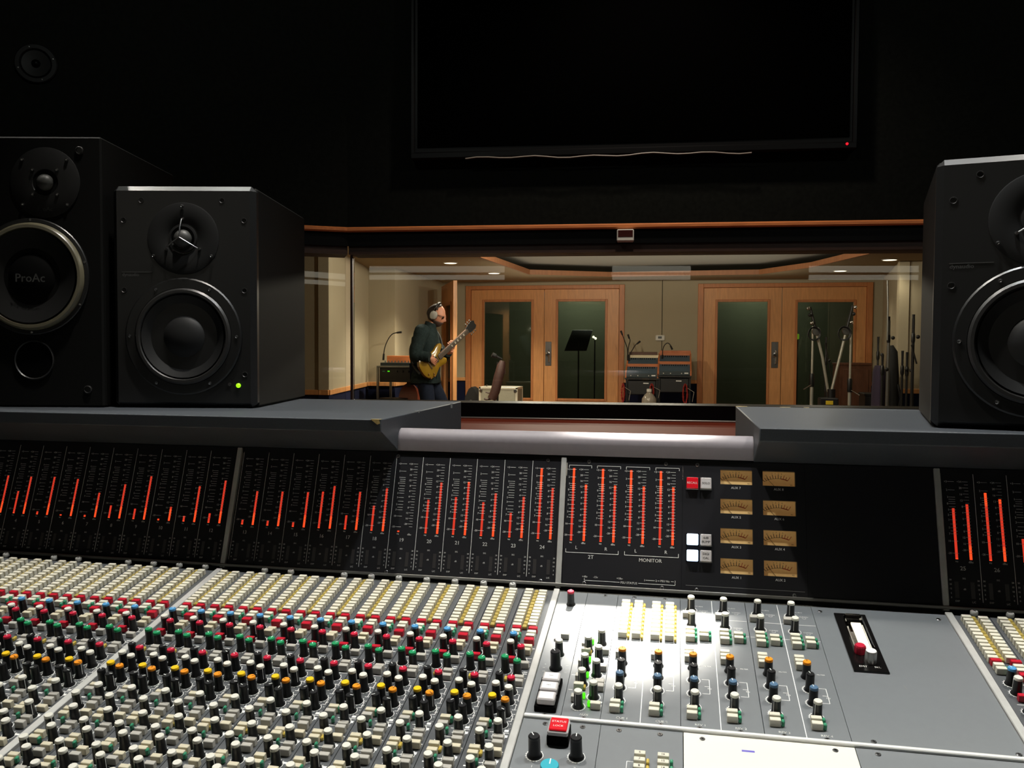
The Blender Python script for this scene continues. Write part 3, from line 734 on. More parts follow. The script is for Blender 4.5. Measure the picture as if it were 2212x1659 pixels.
# short labels over the red and grey keys, then: 100 largest of each kind by themselves, the rest as one part
MESH = {k: m.mesh(k) for k, m in PROTO.items()}
NAMES = dict(knob='knob', button='push_button', led='indicator')
WORD = dict(white='white-capped', red='red-capped', green='green-capped', blue='pale blue-capped', navy='dark blue-capped', yellow='yellow-capped', orange='orange-capped', grey='grey-capped', black='all-black')
for kind in ('knob', 'button', 'led'):
    rows = []
    for it in ITEMS:
        if it[0] != kind: continue
        x, y, w = proj(it[2].translation)
        seen = -8 < x < 2220 and -8 < y < 1672
        big = {'bigknob_black': 1.3}.get(it[1], 1.0)
        rows.append((-(big/w) if seen else 9, it))
    rows.sort(key=lambda r: r[0])
    rest = MB()
    for i, (sc_, (k, proto, M, par)) in enumerate(rows):
        if i < 100:
            o = place(NAMES[kind], MESH[proto], M, par)
            c = proto.split('_', 1)[1]
            if kind == 'knob': o['label'] = WORD[c]+' knob'
            elif kind == 'button': o['label'] = {'cream': 'cream', 'tan': 'cream', 'grey': 'grey', 'sq': 'grey'}.get(c, 'red')+' push button'
            else: o['label'] = {'green_lit': 'lit green', 'olive': 'yellow'}.get(c, c)+' indicator'
        else: rest.addm(PROTO[proto], M)
    if rest.v: rest.build({'knob': 'knob_bank', 'button': 'push_button_bank', 'led': 'indicator_bank'}[kind], console, kind='stuff')

# ================================================================== LOUDSPEAKERS
SHZ = H-.1065                              # top of the speaker shelves
def speaker_frame(xr, yr, ang):            # front bottom corner, direction of the front edge
    return Matrix.Translation((xr, yr, SHZ)) @ RZ(ang)
def driver(geo_list, M, mat):
    mb = MB()
    for g, m in geo_list: mb.add(g, m, M)
    return mb
def front(M, x, z): return M @ T(x, 0, z) @ RX(PI/2)        # local +z points out of the baffle, towards the desk
def bm_speaker(M, w, h, d, label, led):
    t = empty('loudspeaker', M @ Vector((w/2, d/2, 0)), label, 'speaker', 'two-way monitors on the shelves', rz=M.to_euler().z)
    c = h/.405
    MB().add(box(.001, w-.001, .02, d, 0.001, h-.001, .004), 'cab_black', M).build('cabinet', t)
    MB().add(box(0, w, 0, .03, 0.001, h, .0095), 'cab_paint', M).build('baffle', t)
    tw = MB().add(lathe([(.0655, 0), (.0655, .0012), (.064, .0018), (.030, .0014), (.026, -.001), (.0255, .0030), (.022, .0035), (.0205, -.0), (0, 0)], 48), 'cone', front(M, w/2, .309*c))
    tw = tw.build('tweeter', t)
    MB().add(lathe([(.0165, 0), (.0155, .006), (.012, .0105), (.006, .0135), (0, .0142)], 24), 'dome', front(M, w/2, .309*c)).build('dome', tw)
    g = MB()
    for a in (90, 212, 328):
        ca, sa = math.cos(math.radians(a)), math.sin(math.radians(a))
        g.add(tube([(.036*ca, .036*sa, .002), (.034*ca, .034*sa, .008), (.018*ca, .018*sa, .016), (0, 0, .019)], .0012, 6), 'steel', front(M, w/2, .309*c))
        g.add(lathe([(.003, .001), (.0026, .004), (0, .0045)], 8), 'steel', front(M, w/2, .309*c) @ T(.036*ca, .036*sa, 0))
    g.build('tweeter_guard', tw)
    wf = MB().add(lathe([(.107, 0), (.107, .003), (.1045, .005), (.089, .0052), (.0875, .001)], 56), 'cab_paint', front(M, w/2, .131*c)).build('woofer', t)
    MB().add(lathe([(.0885, .001), (.0880, .006), (.0845, .0095), (.080, .0095), (.0755, .004), (.0745, -.004)], 56), 'rubber', front(M, w/2, .131*c)).build('surround', wf)
    MB().add(lathe([(.0755, .002), (.060, -.0065), (.045, -.014), (.044, -.0135), (.036, -.004), (.02, .003), (0, .005)], 48), 'cone', front(M, w/2, .131*c) @ T(0, 0, .006)).build('cone', wf)
    MB().add(lathe([(.0445, .0), (.036, .003), (.02, .0052), (0, .006)], 40), 'dustcap', front(M, w/2, .131*c) @ T(0, 0, -.006)).build('dust_cap', wf)
    # cone sits in a well cut into the baffle: a black rim hides the joint
    for (x, z, r) in [(.5*w, .309*c+.058, .0032), (.5*w-.053, .309*c-.032, .0032), (.5*w+.053, .309*c-.032, .0032)] + [(w/2+.098*math.cos(math.radians(a)), .131*c+.098*math.sin(math.radians(a)), .0033) for a in (0, 60, 120, 180, 240, 300)]:
        MB().add(lathe([(r, 0), (r*.9, .004), (r*.45, .0046), (0, .003)], 12), 'steel', front(M, x, z) @ T(0, 0, .003)).build('screw', t)
    for x, z in ((.055, .378*c), (.202*w/.262, .378*c), (.022, .342*c), (.242*w/.262, .342*c), (.022, .215*c), (.242*w/.262, .215*c), (.242*w/.262, .062*c)):
        MB().add(lathe([(.0055, 0), (.0055, .0006), (.0045, .0008), (.0035, -.0004), (0, -.0004)], 16), 'badge_grey' if False else 'rubber', front(M, x, z) @ T(0, 0, .0004)).build('grille_socket', t)
    bd = MB().add(box(.0185, .0745, -.0008, .0, .2475*c, .2487*c), 'badge_grey', M)
    bd.add(text('dynaudio', .0085), 'logo_grey', front(M, .0345, .2425*c) @ T(0, 0, .0006)).build('badge', t)
    if led:
        MB().add(lathe([(.0042, 0), (.0042, .0016), (.003, .003), (0, .0036)], 14), 'power_green', front(M, .231, .042)).build('power_light', t, label='glowing green power light')
        MB().add(lathe([(.0035, 0), (.003, .002), (0, .002)], 10), 'steel', front(M, .215, .044)).build('sensor', t)
    return t
a_l = math.radians(10.5)
ML = speaker_frame(-1.017, 1.380, a_l)
bm_speaker(ML, .263, .406, .36, 'black two-way monitor with a lit green light, on the shelf beside the window', True)
a_r = math.radians(-12.0)
MR = Matrix.Translation((.3625, 1.314, SHZ)) @ RZ(a_r)
bm_speaker(MR, .263, .386, .36, 'black two-way monitor cut by the frame edge, alone on its shelf', False)

# taller speaker at the edge of the frame
MPa = Matrix.Translation((-1.2825, 1.327, SHZ)) @ RZ(math.radians(11))
w, h, d = .254, .493, .33
pa = empty('loudspeaker', MPa @ Vector((w/2, d/2, 0)), 'tall black ported speaker with a shiny woofer ring, outermost on the shelf', 'speaker', rz=math.radians(11))
MB().add(box(0, w, 0, d, .001, h, .003), 'cab_black', MPa).build('cabinet', pa)
cx = w/2-.002
tw = MB().add(lathe([(.0635, 0), (.0635, .0014), (.0625, .002), (.024, .0016), (.022, -.001), (0, -.001)], 48), 'cone', front(MPa, cx+.027, .41)).build('tweeter', pa)
tw_text = MB().add(text('ProAc', .011), 'logo_dim', front(MPa, cx+.027, .362) @ T(0, 0, .0022)).build('lettering', tw)
MB().add(lathe([(.0148, 0), (.0140, .005), (.011, .0095), (.0055, .0125), (0, .0132)], 24), 'dome', front(MPa, cx+.027, .41)).build('dome', tw)
for a, r in [(a, .0575) for a in (45, 135, 225, 315)] + [(a, .0315) for a in (45, 135, 225, 315)]:
    MB().add(lathe([(.0034, 0), (.003, .003), (0, .0038)], 10), 'steel', front(MPa, cx+.027+r*math.cos(math.radians(a)), .41+r*math.sin(math.radians(a))) @ T(0, 0, .0015)).build('screw', pa)
wf = MB().add(lathe([(.106, 0), (.106, .003), (.1045, .0045), (.099, .005), (.097, .002)], 56), 'cab_paint', front(MPa, cx, .239)).build('woofer', pa)
MB().add(lathe([(.099, .001), (.0975, .0075), (.0935, .0115), (.0885, .0115), (.0845, .0055), (.083, -.002)], 64), 'rubber_gloss', front(MPa, cx, .239)).build('surround', wf)
MB().add(lathe([(.0845, .004), (.065, -.003), (.046, -.0095), (0, -.0095)], 48), 'cone', front(MPa, cx, .239) @ T(0, 0, .0075)).build('cone', wf)
MB().add(lathe([(.0465, 0), (.038, .006), (.02, .0105), (0, .012)], 40), 'dustcap', front(MPa, cx, .239) @ T(0, 0, -.002)).add(text('ProAc', .0215), 'logo_grey', front(MPa, cx+.003, .236) @ T(0, 0, .0115)).build('dust_cap', wf)
for a in (15, 90, 165, -30, -90, 210):
    MB().add(lathe([(.0032, 0), (.0028, .003), (0, .0036)], 10), 'steel', front(MPa, cx+.1025*math.cos(math.radians(a)), .239+.1025*math.sin(math.radians(a))) @ T(0, 0, .002)).build('screw', pa)
MB().add(lathe([(.0365, 0), (.0365, .002), (.035, .003), (.0335, .001), (.0335, .0006), (0, .0006)], 40), 'rubber', front(MPa, cx+.002, .087)).add(lathe([(.0334, .0008), (0, .0009)], 40), 'bore', front(MPa, cx+.002, .087)).build('bass_port', pa, label='round black bass port')
for x, z in ((cx+.09, .468), (cx+.1, .033)):
    MB().add(lathe([(.0075, 0), (.0075, .002), (.006, .003), (.005, .0005), (0, .0005)], 18), 'rubber', front(MPa, x, z)).build('grille_socket', pa)

# ================================================================== CONTROL ROOM
WA = math.radians(3.7)
MWm = Matrix.Translation((-1.46, 3.6, 0)) @ RZ(WA)              # main window wall: x along it, y away
WL = math.atan2(-.1, -.19)
MWl = Matrix.Translation((-1.46, 3.6, 0)) @ frame((0, 0, 0), (-.885, -.466, 0), (-.466, .885, 0), (0, 0, 1))   # wing on the other side of the corner
LW, LM, TH = 2.05, 5.8, .16
zr0, zr1 = H+.5315, H+.5537
ZG0, ZG1 = H-.226, H+.4355
CEIL = 3.15
for M, L, nm in ((MWm, LM, 'front'), (MWl, LW, 'front_wing')):
    structure(MB().add(box(0, L, 0, TH, zr0+.001, CEIL), 'black_fabric', M), 'wall_'+nm)
    structure(MB().add(box(0, L, -.001, TH, 0, H-.2957), 'black_fabric', M), 'wall_'+nm+'_base')
structure(MB().add(box(-.004, LM, -.022, .0, zr0, zr1, .006), 'rail_wood', MWm).add(box(0, LW, -.022, .0, zr0, zr1, .006), 'rail_wood', MWl), 'trim_1')
structure(MB().add(box(0, LM, .0, TH, H+.4715, zr0), 'black_satin', MWm).add(box(0, LW, .0, TH, H+.4715, zr0), 'black_satin', MWl), 'trim_2')
structure(MB().add(box(0, LM, .012, TH, ZG1, H+.4715), 'head_wood', MWm).add(box(0, LW, .012, TH, ZG1, H+.4715), 'head_wood', MWl), 'trim_3')
structure(MB().add(box(-.01, LM, -.004, TH, H-.2957, ZG0), 'black_satin', MWm).add(box(0, LW, -.004, TH, H-.2957, ZG0), 'black_satin', MWl), 'trim_4')
structure(MB().add(box(-.01, LM, -.02, -.004, H-.2957, H-.288, .002), 'silver', MWm), 'trim_5')
structure(MB().add(box(-.35, LM, -.78, -.004, H-.335, H-.2957, .006), 'sill_wood', MWm), 'trim_6')
win = MB().add(box(.012, LM, .05, .058, ZG0, ZG1), 'pane', MWm); structure(win, 'window_1')
win = MB().add(box(.006, LW, .05, .058, ZG0, ZG1), 'pane', MWl); structure(win, 'window_2')
structure(MB().add(box(-.004, .006, .046, .062, ZG0, ZG1), 'head_wood', MWm), 'trim_7')
structure(MB().add(box(-4.2, 4.45, -4.2, 3.6, -.12, 0), 'dark_carpet'), 'floor')
structure(MB().add(box(-4.2, 4.45, -4.2, 4.1, CEIL, CEIL+.1), 'black_ceiling'), 'ceiling')
pw = MWl @ Vector((LW, 0, 0))
structure(MB().add(box(pw.x-.12, pw.x, -4.1, pw.y+.05, 0, CEIL), 'black_fabric'), 'wall_left')
structure(MB().add(box(4.3, 4.42, -4.1, 4.0, 0, CEIL), 'black_fabric'), 'wall_right')
structure(MB().add(box(-4.2, 4.45, -4.2, -4.1, 0, CEIL), 'black_fabric'), 'wall_back')

# wall display over the window
tv = empty('wall_display', MWm @ Vector((1.25, -.03, H+.835)), 'large dark wall display above the studio window with a red standby light', 'display', rz=WA)
tx0, tx1, tz0, tz1 = .305, 2.17, H+.835, H+1.93
MB().add(box(tx0, tx1, -.06, -.002, tz0, tz1, .006), 'black_satin', MWm).build('housing', tv)
MB().add(box(tx0+.03, tx1-.03, -.0645, -.06, tz0+.05, tz1-.03, .001), 'screen_black', MWm).build('screen', tv)
MB().add(box(tx0, tx1, -.072, -.06, tz0, tz0+.03, .005), 'black_satin', MWm).add(box(tx0, tx0+.018, -.07, -.06, tz0, tz1, .004), 'black_satin', MWm).add(box(tx1-.018, tx1, -.07, -.06, tz0, tz1, .004), 'black_satin', MWm).build('bezel', tv)
MB().add(lathe([(.0055, 0), (.005, .004), (0, .006)], 12), 'power_red', MWm @ T(2.128, -.072, tz0+.02) @ RX(PI/2)).build('standby_light', tv, label='glowing red standby light')
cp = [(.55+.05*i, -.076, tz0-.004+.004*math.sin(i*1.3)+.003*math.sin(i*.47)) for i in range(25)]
MB().add(tube(cp, .003, 6), 'grey_cable', MWm).build('cable', tv, label='thin pale tube standing in for the highlight along the lower edge')  # tube added as the pale glint on the housing's lower edge

# small red-window box on the black valance
dp = at(1351, 506, 3.62); dx = (MWm.inverted() @ dp).x
bx = empty('studio_clock', MWm @ Vector((dx, -.03, H+.4735)), 'small white box with a dark red window under the wood rail', 'clock', rz=WA)
MB().add(box(dx-.036, dx+.036, -.05, -.001, H+.474, H+.5245, .004), 'white_plastic', MWm).build('case', bx)
MB().add(box(dx-.031, dx+.031, -.052, -.05, H+.492, H+.5205, .0005), 'red_window', MWm).build('display_window', bx, label='dark red display window')

# driver of the main monitor set in the black wall
d = ray(78, 138); n = MWl.to_3x3() @ Vector((0, 1, 0)); o0 = MWl @ Vector((0, -.004, 0))
mp = EYE + d*((o0-EYE).dot(n)/d.dot(n))
mm = empty('wall_monitor', mp, 'black round driver of a monitor built into the dark wall', 'speaker', rz=math.atan2(-n.x, n.y))
MX = Matrix.Translation(mp) @ frame((0, 0, 0), MWl.to_3x3() @ Vector((-1, 0, 0)), (0, 0, 1), -n)
MB().add(lathe([(.079, 0), (.079, .006), (.075, .009), (.06, .009), (.052, .001), (.05, .001)], 40), 'driver_black', MX).build('frame', mm)
MB().add(lathe([(.052, .001), (.02, -.003), (0, -.003)], 36), 'driver_black', MX @ T(0, 0, .006)).build('horn', mm)
MB().add(lathe([(.017, 0), (.014, .008), (.007, .013), (0, .0145)], 24), 'screen_glass', MX @ T(0, 0, .004)).build('dome', mm)
for a in (20, 110, 200, 290): MB().add(lathe([(.003, 0), (.0025, .002), (0, .0025)], 8), 'steel', MX @ T(.067*math.cos(math.radians(a)), .067*math.sin(math.radians(a)), .009)).build('screw', mm)

# ================================================================== LIVE ROOM
YB = 12.1
zdoor = H+.905; zs = H+1.02                # door heads, low ceiling
def X(px, Y=YB): return at(px, 700, Y).x
def Zp(px, py, Y=YB): return at(px, py, Y).z
structure(MB().add(box(-5, 5, 3.8, 16, -.1, -.001), 'live_floor'), 'floor_live_room')
# far wall in pieces round the two pairs of doors
xa, xb, xc, xd = -3.062, -.74, .277, 2.574
cut = [(-5, xa), (xb, xc), (xd, 5)]
wb = MB()
for a, b in cut: wb.add(box(a, b, YB, YB+.2, .74, zdoor+.06), 'beige')
wb.add(box(-5, 5, YB, YB+.2, zdoor+.06, zs), 'beige'); structure(wb, 'wall_back_live_room')
wl = MB()
for a, b in cut: wl.add(box(a, b, YB, YB+.2, 0, .69), 'navy_fabric')
structure(wl, 'wall_back_wainscot')
rl = MB()
for a, b in cut: rl.add(box(a, b, YB-.02, YB+.2, .69, .74, .004), 'maple')
structure(rl, 'trim_8')
sm = MB().add(box(X(1430)-.004, X(1430)+.004, YB-.003, YB, .74, zs), 'black_fabric'); structure(sm, 'trim_9')
# casings
for i, (a, b) in enumerate(((xa, xb), (xc, xd))):
    e = .075
    structure(MB().add(box(a, a+e, YB-.03, YB+.2, 0, zdoor+.06, .004), 'maple_dark').add(box(b-e, b, YB-.03, YB+.2, 0, zdoor+.06, .004), 'maple_dark').add(box(a+e, b-e, YB-.03, YB+.2, zdoor+.004, zdoor+.06, .004), 'maple_dark'), 'trim_%d' % (10+i))
def door(n, M, x0, x1, gx0, gx1, gz0, gz1, handle=None, wood='maple', label=None):
    t = empty('door_%d' % n, M @ Vector(((x0+x1)/2, 0, 0)), kind='structure')
    z1 = zdoor
    mb = MB().add(box(x0+.004, gx0, 0, .05, .006, z1, .002), wood, M).add(box(gx1, x1-.004, 0, .05, .006, z1, .002), wood, M)
    mb.add(box(gx0, gx1, 0, .05, .006, gz0), wood, M).add(box(gx0, gx1, 0, .05, gz1, z1), wood, M).build('door_leaf', t)
    b = .03
    MB().add(box(gx0-b, gx0+.004, -.012, .0, gz0-b, gz1+b, .004), 'maple_dark', M).add(box(gx1-.004, gx1+b, -.012, 0, gz0-b, gz1+b, .004), 'maple_dark', M).add(box(gx0+.004, gx1-.004, -.012, 0, gz0-b, gz0+.004, .004), 'maple_dark', M).add(box(gx0+.004, gx1-.004, -.012, 0, gz1-.004, gz1+b, .004), 'maple_dark', M).build('glazing_bead', t)
    MB().add(box(gx0, gx1, .02, .028, gz0, gz1), 'door_pane', M).build('pane', t)
    if handle:
        hx, hz0, hz1 = handle
        hp = MB().add(box(hx-.045, hx+.045, -.008, 0, hz0, hz1, .003), 'steel', M).build('lock_plate', t)
        MB().add(lathe([(.018, 0), (.018, .03), (.03, .04), (.03, .055), (0, .06)], 16), 'chrome', M @ T(hx, -.008, (hz0+hz1)/2) @ RX(PI/2)).build('knob', hp)
        MB().add(tube([(hx+.012, -.012, hz0+.05), (hx+.012, -.05, hz0+.07), (hx+.012, -.05, hz1-.13), (hx+.012, -.012, hz1-.11)], .008, 8), 'chrome', M).build('pull_handle', hp)
    return t
MD = T(0, YB, 0)
gz1 = H+.733; gz0 = H-.671
door(1, MD, -2.985, -1.896, X(1046), X(1148), gz0, gz1)
door(2, MD, -1.896, -.818, X(1205), X(1307.5), gz0, gz1, (X(1185), H-.196, H+.152))
door(3, MD, .352, 1.4053, X(1549.5), X(1658), H-.71, H+.715)
door(4, MD, 1.4053, 2.4993, X(1722), X(1844), H-.71, H+.705, (X(1674.5), H-.2, H+.16))
# the open door by the far corner
A, Bp = Vector((-3.24, 11.4, 0)), Vector((-2.80, 10.4, 0)); dv = (Bp-A).normalized()
MO = frame(A, dv, (-dv.y, dv.x, 0), (0, 0, 1)); Lo = (Bp-A).length
door(5, MO, 0, Lo, .3, Lo-.18, .4, H+.62, None)
# stepped walls
def wallseg(name, p, q, mat='beige', th=.1):
    p, q = Vector((*p, 0)), Vector((*q, 0)); dv = (q-p).normalized(); L = (q-p).length
    M = frame(p, dv, (-dv.y, dv.x, 0), (0, 0, 1))
    structure(MB().add(box(0, L, -th, 0, .74, zs), mat, M), name)
    structure(MB().add(box(0, L, -th, 0, 0, .69), 'navy_fabric', M), name+'_wainscot')
    structure(MB().add(box(0, L, -th, .015, .69, .74, .003), 'maple', M), name+'_rail')
p1 = (X(710, 7.7), 7.7); p2 = (X(796, 9.9), 9.9); p3 = (X(853, 9.9), 9.9); p4 = (X(956, YB), YB)
wallseg('wall_left_a', (p1[0], p1[1]), (-5, p1[1]), 'beige_side')
wallseg('wall_left_b', p2, p1)
wallseg('wall_left_c', p3, p2, 'beige_side')
wallseg('wall_left_d', p4, p3)
q1 = (X(1906, YB), YB); q2 = (X(1941, 9.9), 9.9)
wallseg('wall_right_a', q2, q1)
wallseg('wall_right_b', (5, q2[1]), q2, 'beige_side')
structure(MB().add(box(-5.1, -5, 3.8, 12.2, 0, 2.7), 'beige_side'), 'wall_left_e')
structure(MB().add(box(5, 5.1, 3.8, 12.2, 0, 2.7), 'beige_side'), 'wall_right_c')
# low ceiling with a raised middle
hole = [atz(1040, 556, zs), atz(1144, 592, zs), atz(1320, 597, zs), atz(1640, 592, zs), atz(1752, 577, zs), atz(1880, 547, zs)]
hole = [(p.x, p.y) for p in hole]
hole = [(-2.25, 6.3)] + hole + [(2.3, 6.3)]
outer = [(-5, 3.8), (-5, 8.9), (-3, YB), (-.88, YB), (1.03, YB), (2.6, YB), (5, 9.1), (5, 3.8)]
v = [(x, y, zs) for x, y in hole] + [(x, y, zs) for x, y in outer]; n = len(hole)
f = [(i, i+1, n+i+1, n+i) for i in range(n-1)] + [(n-1, 0, n, 2*n-1), (n+1, n+2, n+1)][:1]
v += [(-5, YB, zs), (5, YB, zs)]; f += [(n+1, 2*n, n+2), (n+5, 2*n+1, n+6)]
sf = MB().add((v, [tuple(q) for q in f]), 'ceil_tan')
sf.add(([(x, y, zs+.012) for x, y, z in v], [tuple(reversed(q)) for q in f]), 'ceil_tan')
structure(sf, 'ceiling_live_room')
fa = MB()
for i in range(n):
    a, b = Vector((*hole[i], 0)), Vector((*hole[(i+1) % n], 0)); dv = (b-a).normalized()
    M = frame(a, dv, (-dv.y, dv.x, 0), (0, 0, 1))
    fa.add(box(-.004, (b-a).length+.004, -.004, .02, zs-.004, zs+.058), 'fascia_wood', M)
structure(fa, 'trim_12')
structure(MB().add(box(-5.1, 5.1, 3.8, 12.3, zs+.14, zs+.24), 'ceil_grey'), 'ceiling_raised')
# rooms behind the glass doors
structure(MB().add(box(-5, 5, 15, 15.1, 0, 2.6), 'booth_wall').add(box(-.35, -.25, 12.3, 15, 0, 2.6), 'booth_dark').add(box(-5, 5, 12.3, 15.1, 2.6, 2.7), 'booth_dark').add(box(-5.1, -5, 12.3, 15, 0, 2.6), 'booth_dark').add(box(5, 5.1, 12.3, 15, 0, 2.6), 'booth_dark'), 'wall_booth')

# recessed lamps
lamps = [((973, 568), 'recessed ceiling light above the guitar player, nearest the side wall'), ((1067, 590), 'recessed ceiling light just in front of the paler pair of doors'), ((1815, 585), 'recessed ceiling light just in front of the darker pair of doors'), ((1922, 561), 'recessed ceiling light above the tall microphone stand by the corner')]
LPOS = []
for (px, py), lb in lamps:
    P = atz(px, py, zs-.004); LPOS.append(P)
    t = empty('recessed_light', P, lb, 'ceiling light', 'recessed lights in the live room ceiling')
    MB().add(lathe([(.084, .004), (.084, -.004), (.072, -.006), (.07, 0), (.07, .003)], 28), 'white_plastic', T(*P)).build('trim_ring', t)
    MB().add(lathe([(0, -.0035), (.0715, -.0035)], 28), 'lens_lit', T(*P)).build('lens', t, label='glowing lens')

# thermostat
th = at(1426, 730, YB)
t = empty('thermostat', (th.x, YB-.02, th.z-.05), 'small white thermostat on the beige wall between the two door pairs', 'thermostat')
MB().add(box(th.x-.066, th.x+.066, YB-.028, YB-.0005, th.z-.041, th.z+.041, .012), 'white_plastic').build('case', t)
MB().add(box(th.x-.03, th.x+.024, YB-.0295, YB-.028, th.z-.01, th.z+.022), 'lcd_dark').build('screen', t)

# ---- cue mixers on their trolleys
def cue_mixer(x, y, z, w, label, front_on=True, strip='wood'):
    t = empty('cue_mixer', (x, y, z), label, 'mixer', 'small wooden mixers on trolleys')
    M = T(x, y, z); d = .26; hb = .17
    side = [(-d/2, 0), (d/2, 0), (d/2, hb), (d/2-.05, hb), (-d/2, .06)]
    for s in (-1, 1):
        MB().add(prism(side, -.009, .009), 'mixer_wood', M @ T(s*(w/2-.009), 0, 0) @ Matrix(((0, 0, 1, 0), (1, 0, 0, 0), (0, 1, 0, 0), (0, 0, 0, 1)))).build('side_panel', t)
    MB().add(box(-w/2+.018, w/2-.018, -d/2+.004, d/2-.004, .004, .05), 'mixer_face', M).build('base', t)
    MB().add(box(-w/2+.018, w/2-.018, -d/2-.002, -d/2+.006, .004, .058, .002), 'mixer_face', M).add(box(w/2-.09, w/2-.04, -d/2-.004, -d/2-.002, .026, .04), 'print_white', M).build('front_panel', t)
    for xx in (-.14, -.05, .09):
        MB().add(lathe([(.007, 0), (.006, .01), (0, .011)], 10), 'white_plastic', M @ T(xx, -d/2-.002, .03) @ RX(PI/2)).build('socket', t)
    sl = math.atan2(hb-.075, d-.05)
    Ms = M @ T(0, -d/2, .058) @ RX(sl)
    MB().add(box(-w/2+.018, w/2-.018, 0, .21, -.006, 0), 'mixer_blue', Ms).build('panel', t)
    kb = MB()
    for i in range(12): MB().add(lathe([(.007, 0), (.006, .016), (0, .017)], 8), 'black_plastic', Ms @ T(-w/2+.06+i*(w-.12)/11, .165, 0)).build('knob', t)
    MB().add(box(-w/2, w/2, d/2-.055, d/2-.002, hb-.045, hb+.012, .004), 'mixer_wood' if strip == 'wood' else 'paper', M).build('top_board', t, label='wooden top board' if strip == 'wood' else 'bright paper-covered top board')
    if strip != 'wood': MB().add(box(-w/2+.02, w/2-.03, d/2-.02, d/2-.002, hb+.0125, hb+.055, .003), 'brown_wood', M).build('lid', t)
    return t
def trolley(x, y, w, zf, zr, label):
    t = empty('mixer_stand', (x, y, 0), label, 'stand', 'black trolleys carrying the small mixers')
    for sx in (-1, 1):
        for sy in (-1, 1): MB().add(box(x+sx*(w/2-.02)-.012, x+sx*(w/2-.02)+.012, y+sy*.24-.012, y+sy*.24+.012, 0, (zf if sy < 0 else zr)-.02), 'black_metal').build('post', t)
    MB().add(box(x-w/2, x+w/2, y-.28, y+.0, zf-.02, zf-.001), 'black_plastic').build('shelf', t)
    MB().add(box(x-w/2, x+w/2, y+.005, y+.28, zr-.02, zr-.001), 'black_plastic').build('shelf', t)
    MB().add(box(x-w/2+.03, x+w/2-.03, y-.25, y+.25, zf-.22, zf-.03, .01), 'black_plastic').add(box(x+.02, x+.09, y-.253, y-.25, zf-.075, zf-.062), 'print_white').build('power_unit', t)
    MB().add(box(x-w/2+.03, x+w/2-.03, y-.25, y+.25, .12, .15), 'black_plastic').build('lower_shelf', t)
pm = at(1387, 816, 11.2); pn = at(1457, 811, 11.2)
wm = .43
trolley(pm.x, 11.34, wm, pm.z, pm.z+.115, 'black trolley under the mixer with the bright top strip')
trolley(pn.x, 11.34, wm, pn.z, pn.z+.115, 'black trolley under the mixers with the brown backboard')
cue_mixer(pm.x, 11.2, pm.z, wm, 'blue-faced wooden mixer on the front shelf below the bright top strip')
cue_mixer(pm.x-.0, 11.48, pm.z+.115, .43, 'wooden mixer with a bright pale strip, raised behind another mixer', strip='paper')
cue_mixer(pn.x, 11.2, pn.z, wm, 'blue-faced wooden mixer on the front shelf below the brown backboard')
rear = cue_mixer(pn.x+.0, 11.48, pn.z+.115, wm, 'wooden mixer with a tall reddish brown backboard under the arching lamp')
MB().add(box(pn.x-.2, pn.x+.21, 11.598, 11.609, pn.z+.25, pn.z+.325, .003), 'mixer_wood').build('backboard', rear, label='reddish brown backboard')
def lamp(pts, label, head=True, Y=11.45, cat='lamp'):
    P = [at(px, py, Y) for px, py in pts]
    t = empty('gooseneck_lamp', P[0], label, 'lamp', 'thin gooseneck lamps on the mixers')
    MB().add(tube(P[:2]+P[1:2], [.014, .012, .008], 8), 'black_metal').build('socket', t)
    # smooth the neck
    Q = []
    for i in range(len(P)-1):
        for k in range(4):
            u = k/4; p0, p1_, p2_, p3_ = P[max(i-1, 0)], P[i], P[i+1], P[min(i+2, len(P)-1)]
            Q.append(.5*((2*p1_)+(p2_-p0)*u+(2*p0-5*p1_+4*p2_-p3_)*u*u+(3*p1_-p0-3*p2_+p3_)*u**3))
    Q.append(P[-1])
    MB().add(tube(Q, .006, 8), 'black_metal').build('neck', t)
    dv = (P[-1]-P[-2]).normalized()
    MB().add(tube([P[-1]-dv*.01, P[-1]+dv*.05], [.011, .013], 8), 'black_metal').build('lamp_head', t)
lamp([(1357, 782), (1356, 768), (1355, 752), (1350, 738), (1346, 727), (1344, 722)], 'straight gooseneck lamp leaning at the edge of the door frame')
lamp([(1357.5, 783), (1356.5, 766), (1358, 748), (1361, 736), (1359, 730)], 'gooseneck lamp in the middle of three, bent back at its tip')
lamp([(1358, 784), (1359, 768), (1366, 756), (1372, 746), (1377, 742)], 'gooseneck lamp slanting over the bright top strip')
lamp([(1430, 783), (1431, 766), (1432, 754), (1436, 745), (1442, 741), (1447, 744), (1449, 748)], 'gooseneck lamp arching over the brown backboard')
def coil(px, py, Y, r, ry, label):
    P = at(px, py, Y); t = empty('cable_coil', P-Vector((0, 0, r)), label, 'cable', 'red cable coils hung on the trolleys')
    mb = MB()
    for k in range(7):
        q = random.uniform(.75, 1.1)
        pts = [(P.x+ry*q*math.cos(2*PI*i/20)+.008*math.sin(3*i+k), P.y+.012*(k-3), P.z+r*(1.05-.03*k)*math.sin(2*PI*i/20)) for i in range(20)]
        mb.add(tube(pts+pts[:1], .0055, 6), 'red_cable')
    mb.build('coil', t)
    MB().add(tube([(P.x+ry, P.y-.02, P.z+r*.6), (P.x+ry+.08, P.y-.03, P.z+r*.2), (P.x+ry+.06, P.y-.03, P.z-r*.8)], .004, 6), 'grey_cable').build('loose_end', t)
coil(1480, 851, 11.05, .125, .03, 'red cable coil on the trolley beside the darker door pair')
coil(1408, 846, 11.05, .10, .025, 'red cable coil hanging above the glass jug')
coil(1346, 848, 11.05, .12, .018, 'red cable coil beside the paler door frame')
jp = at(1402, 868, 10.95)
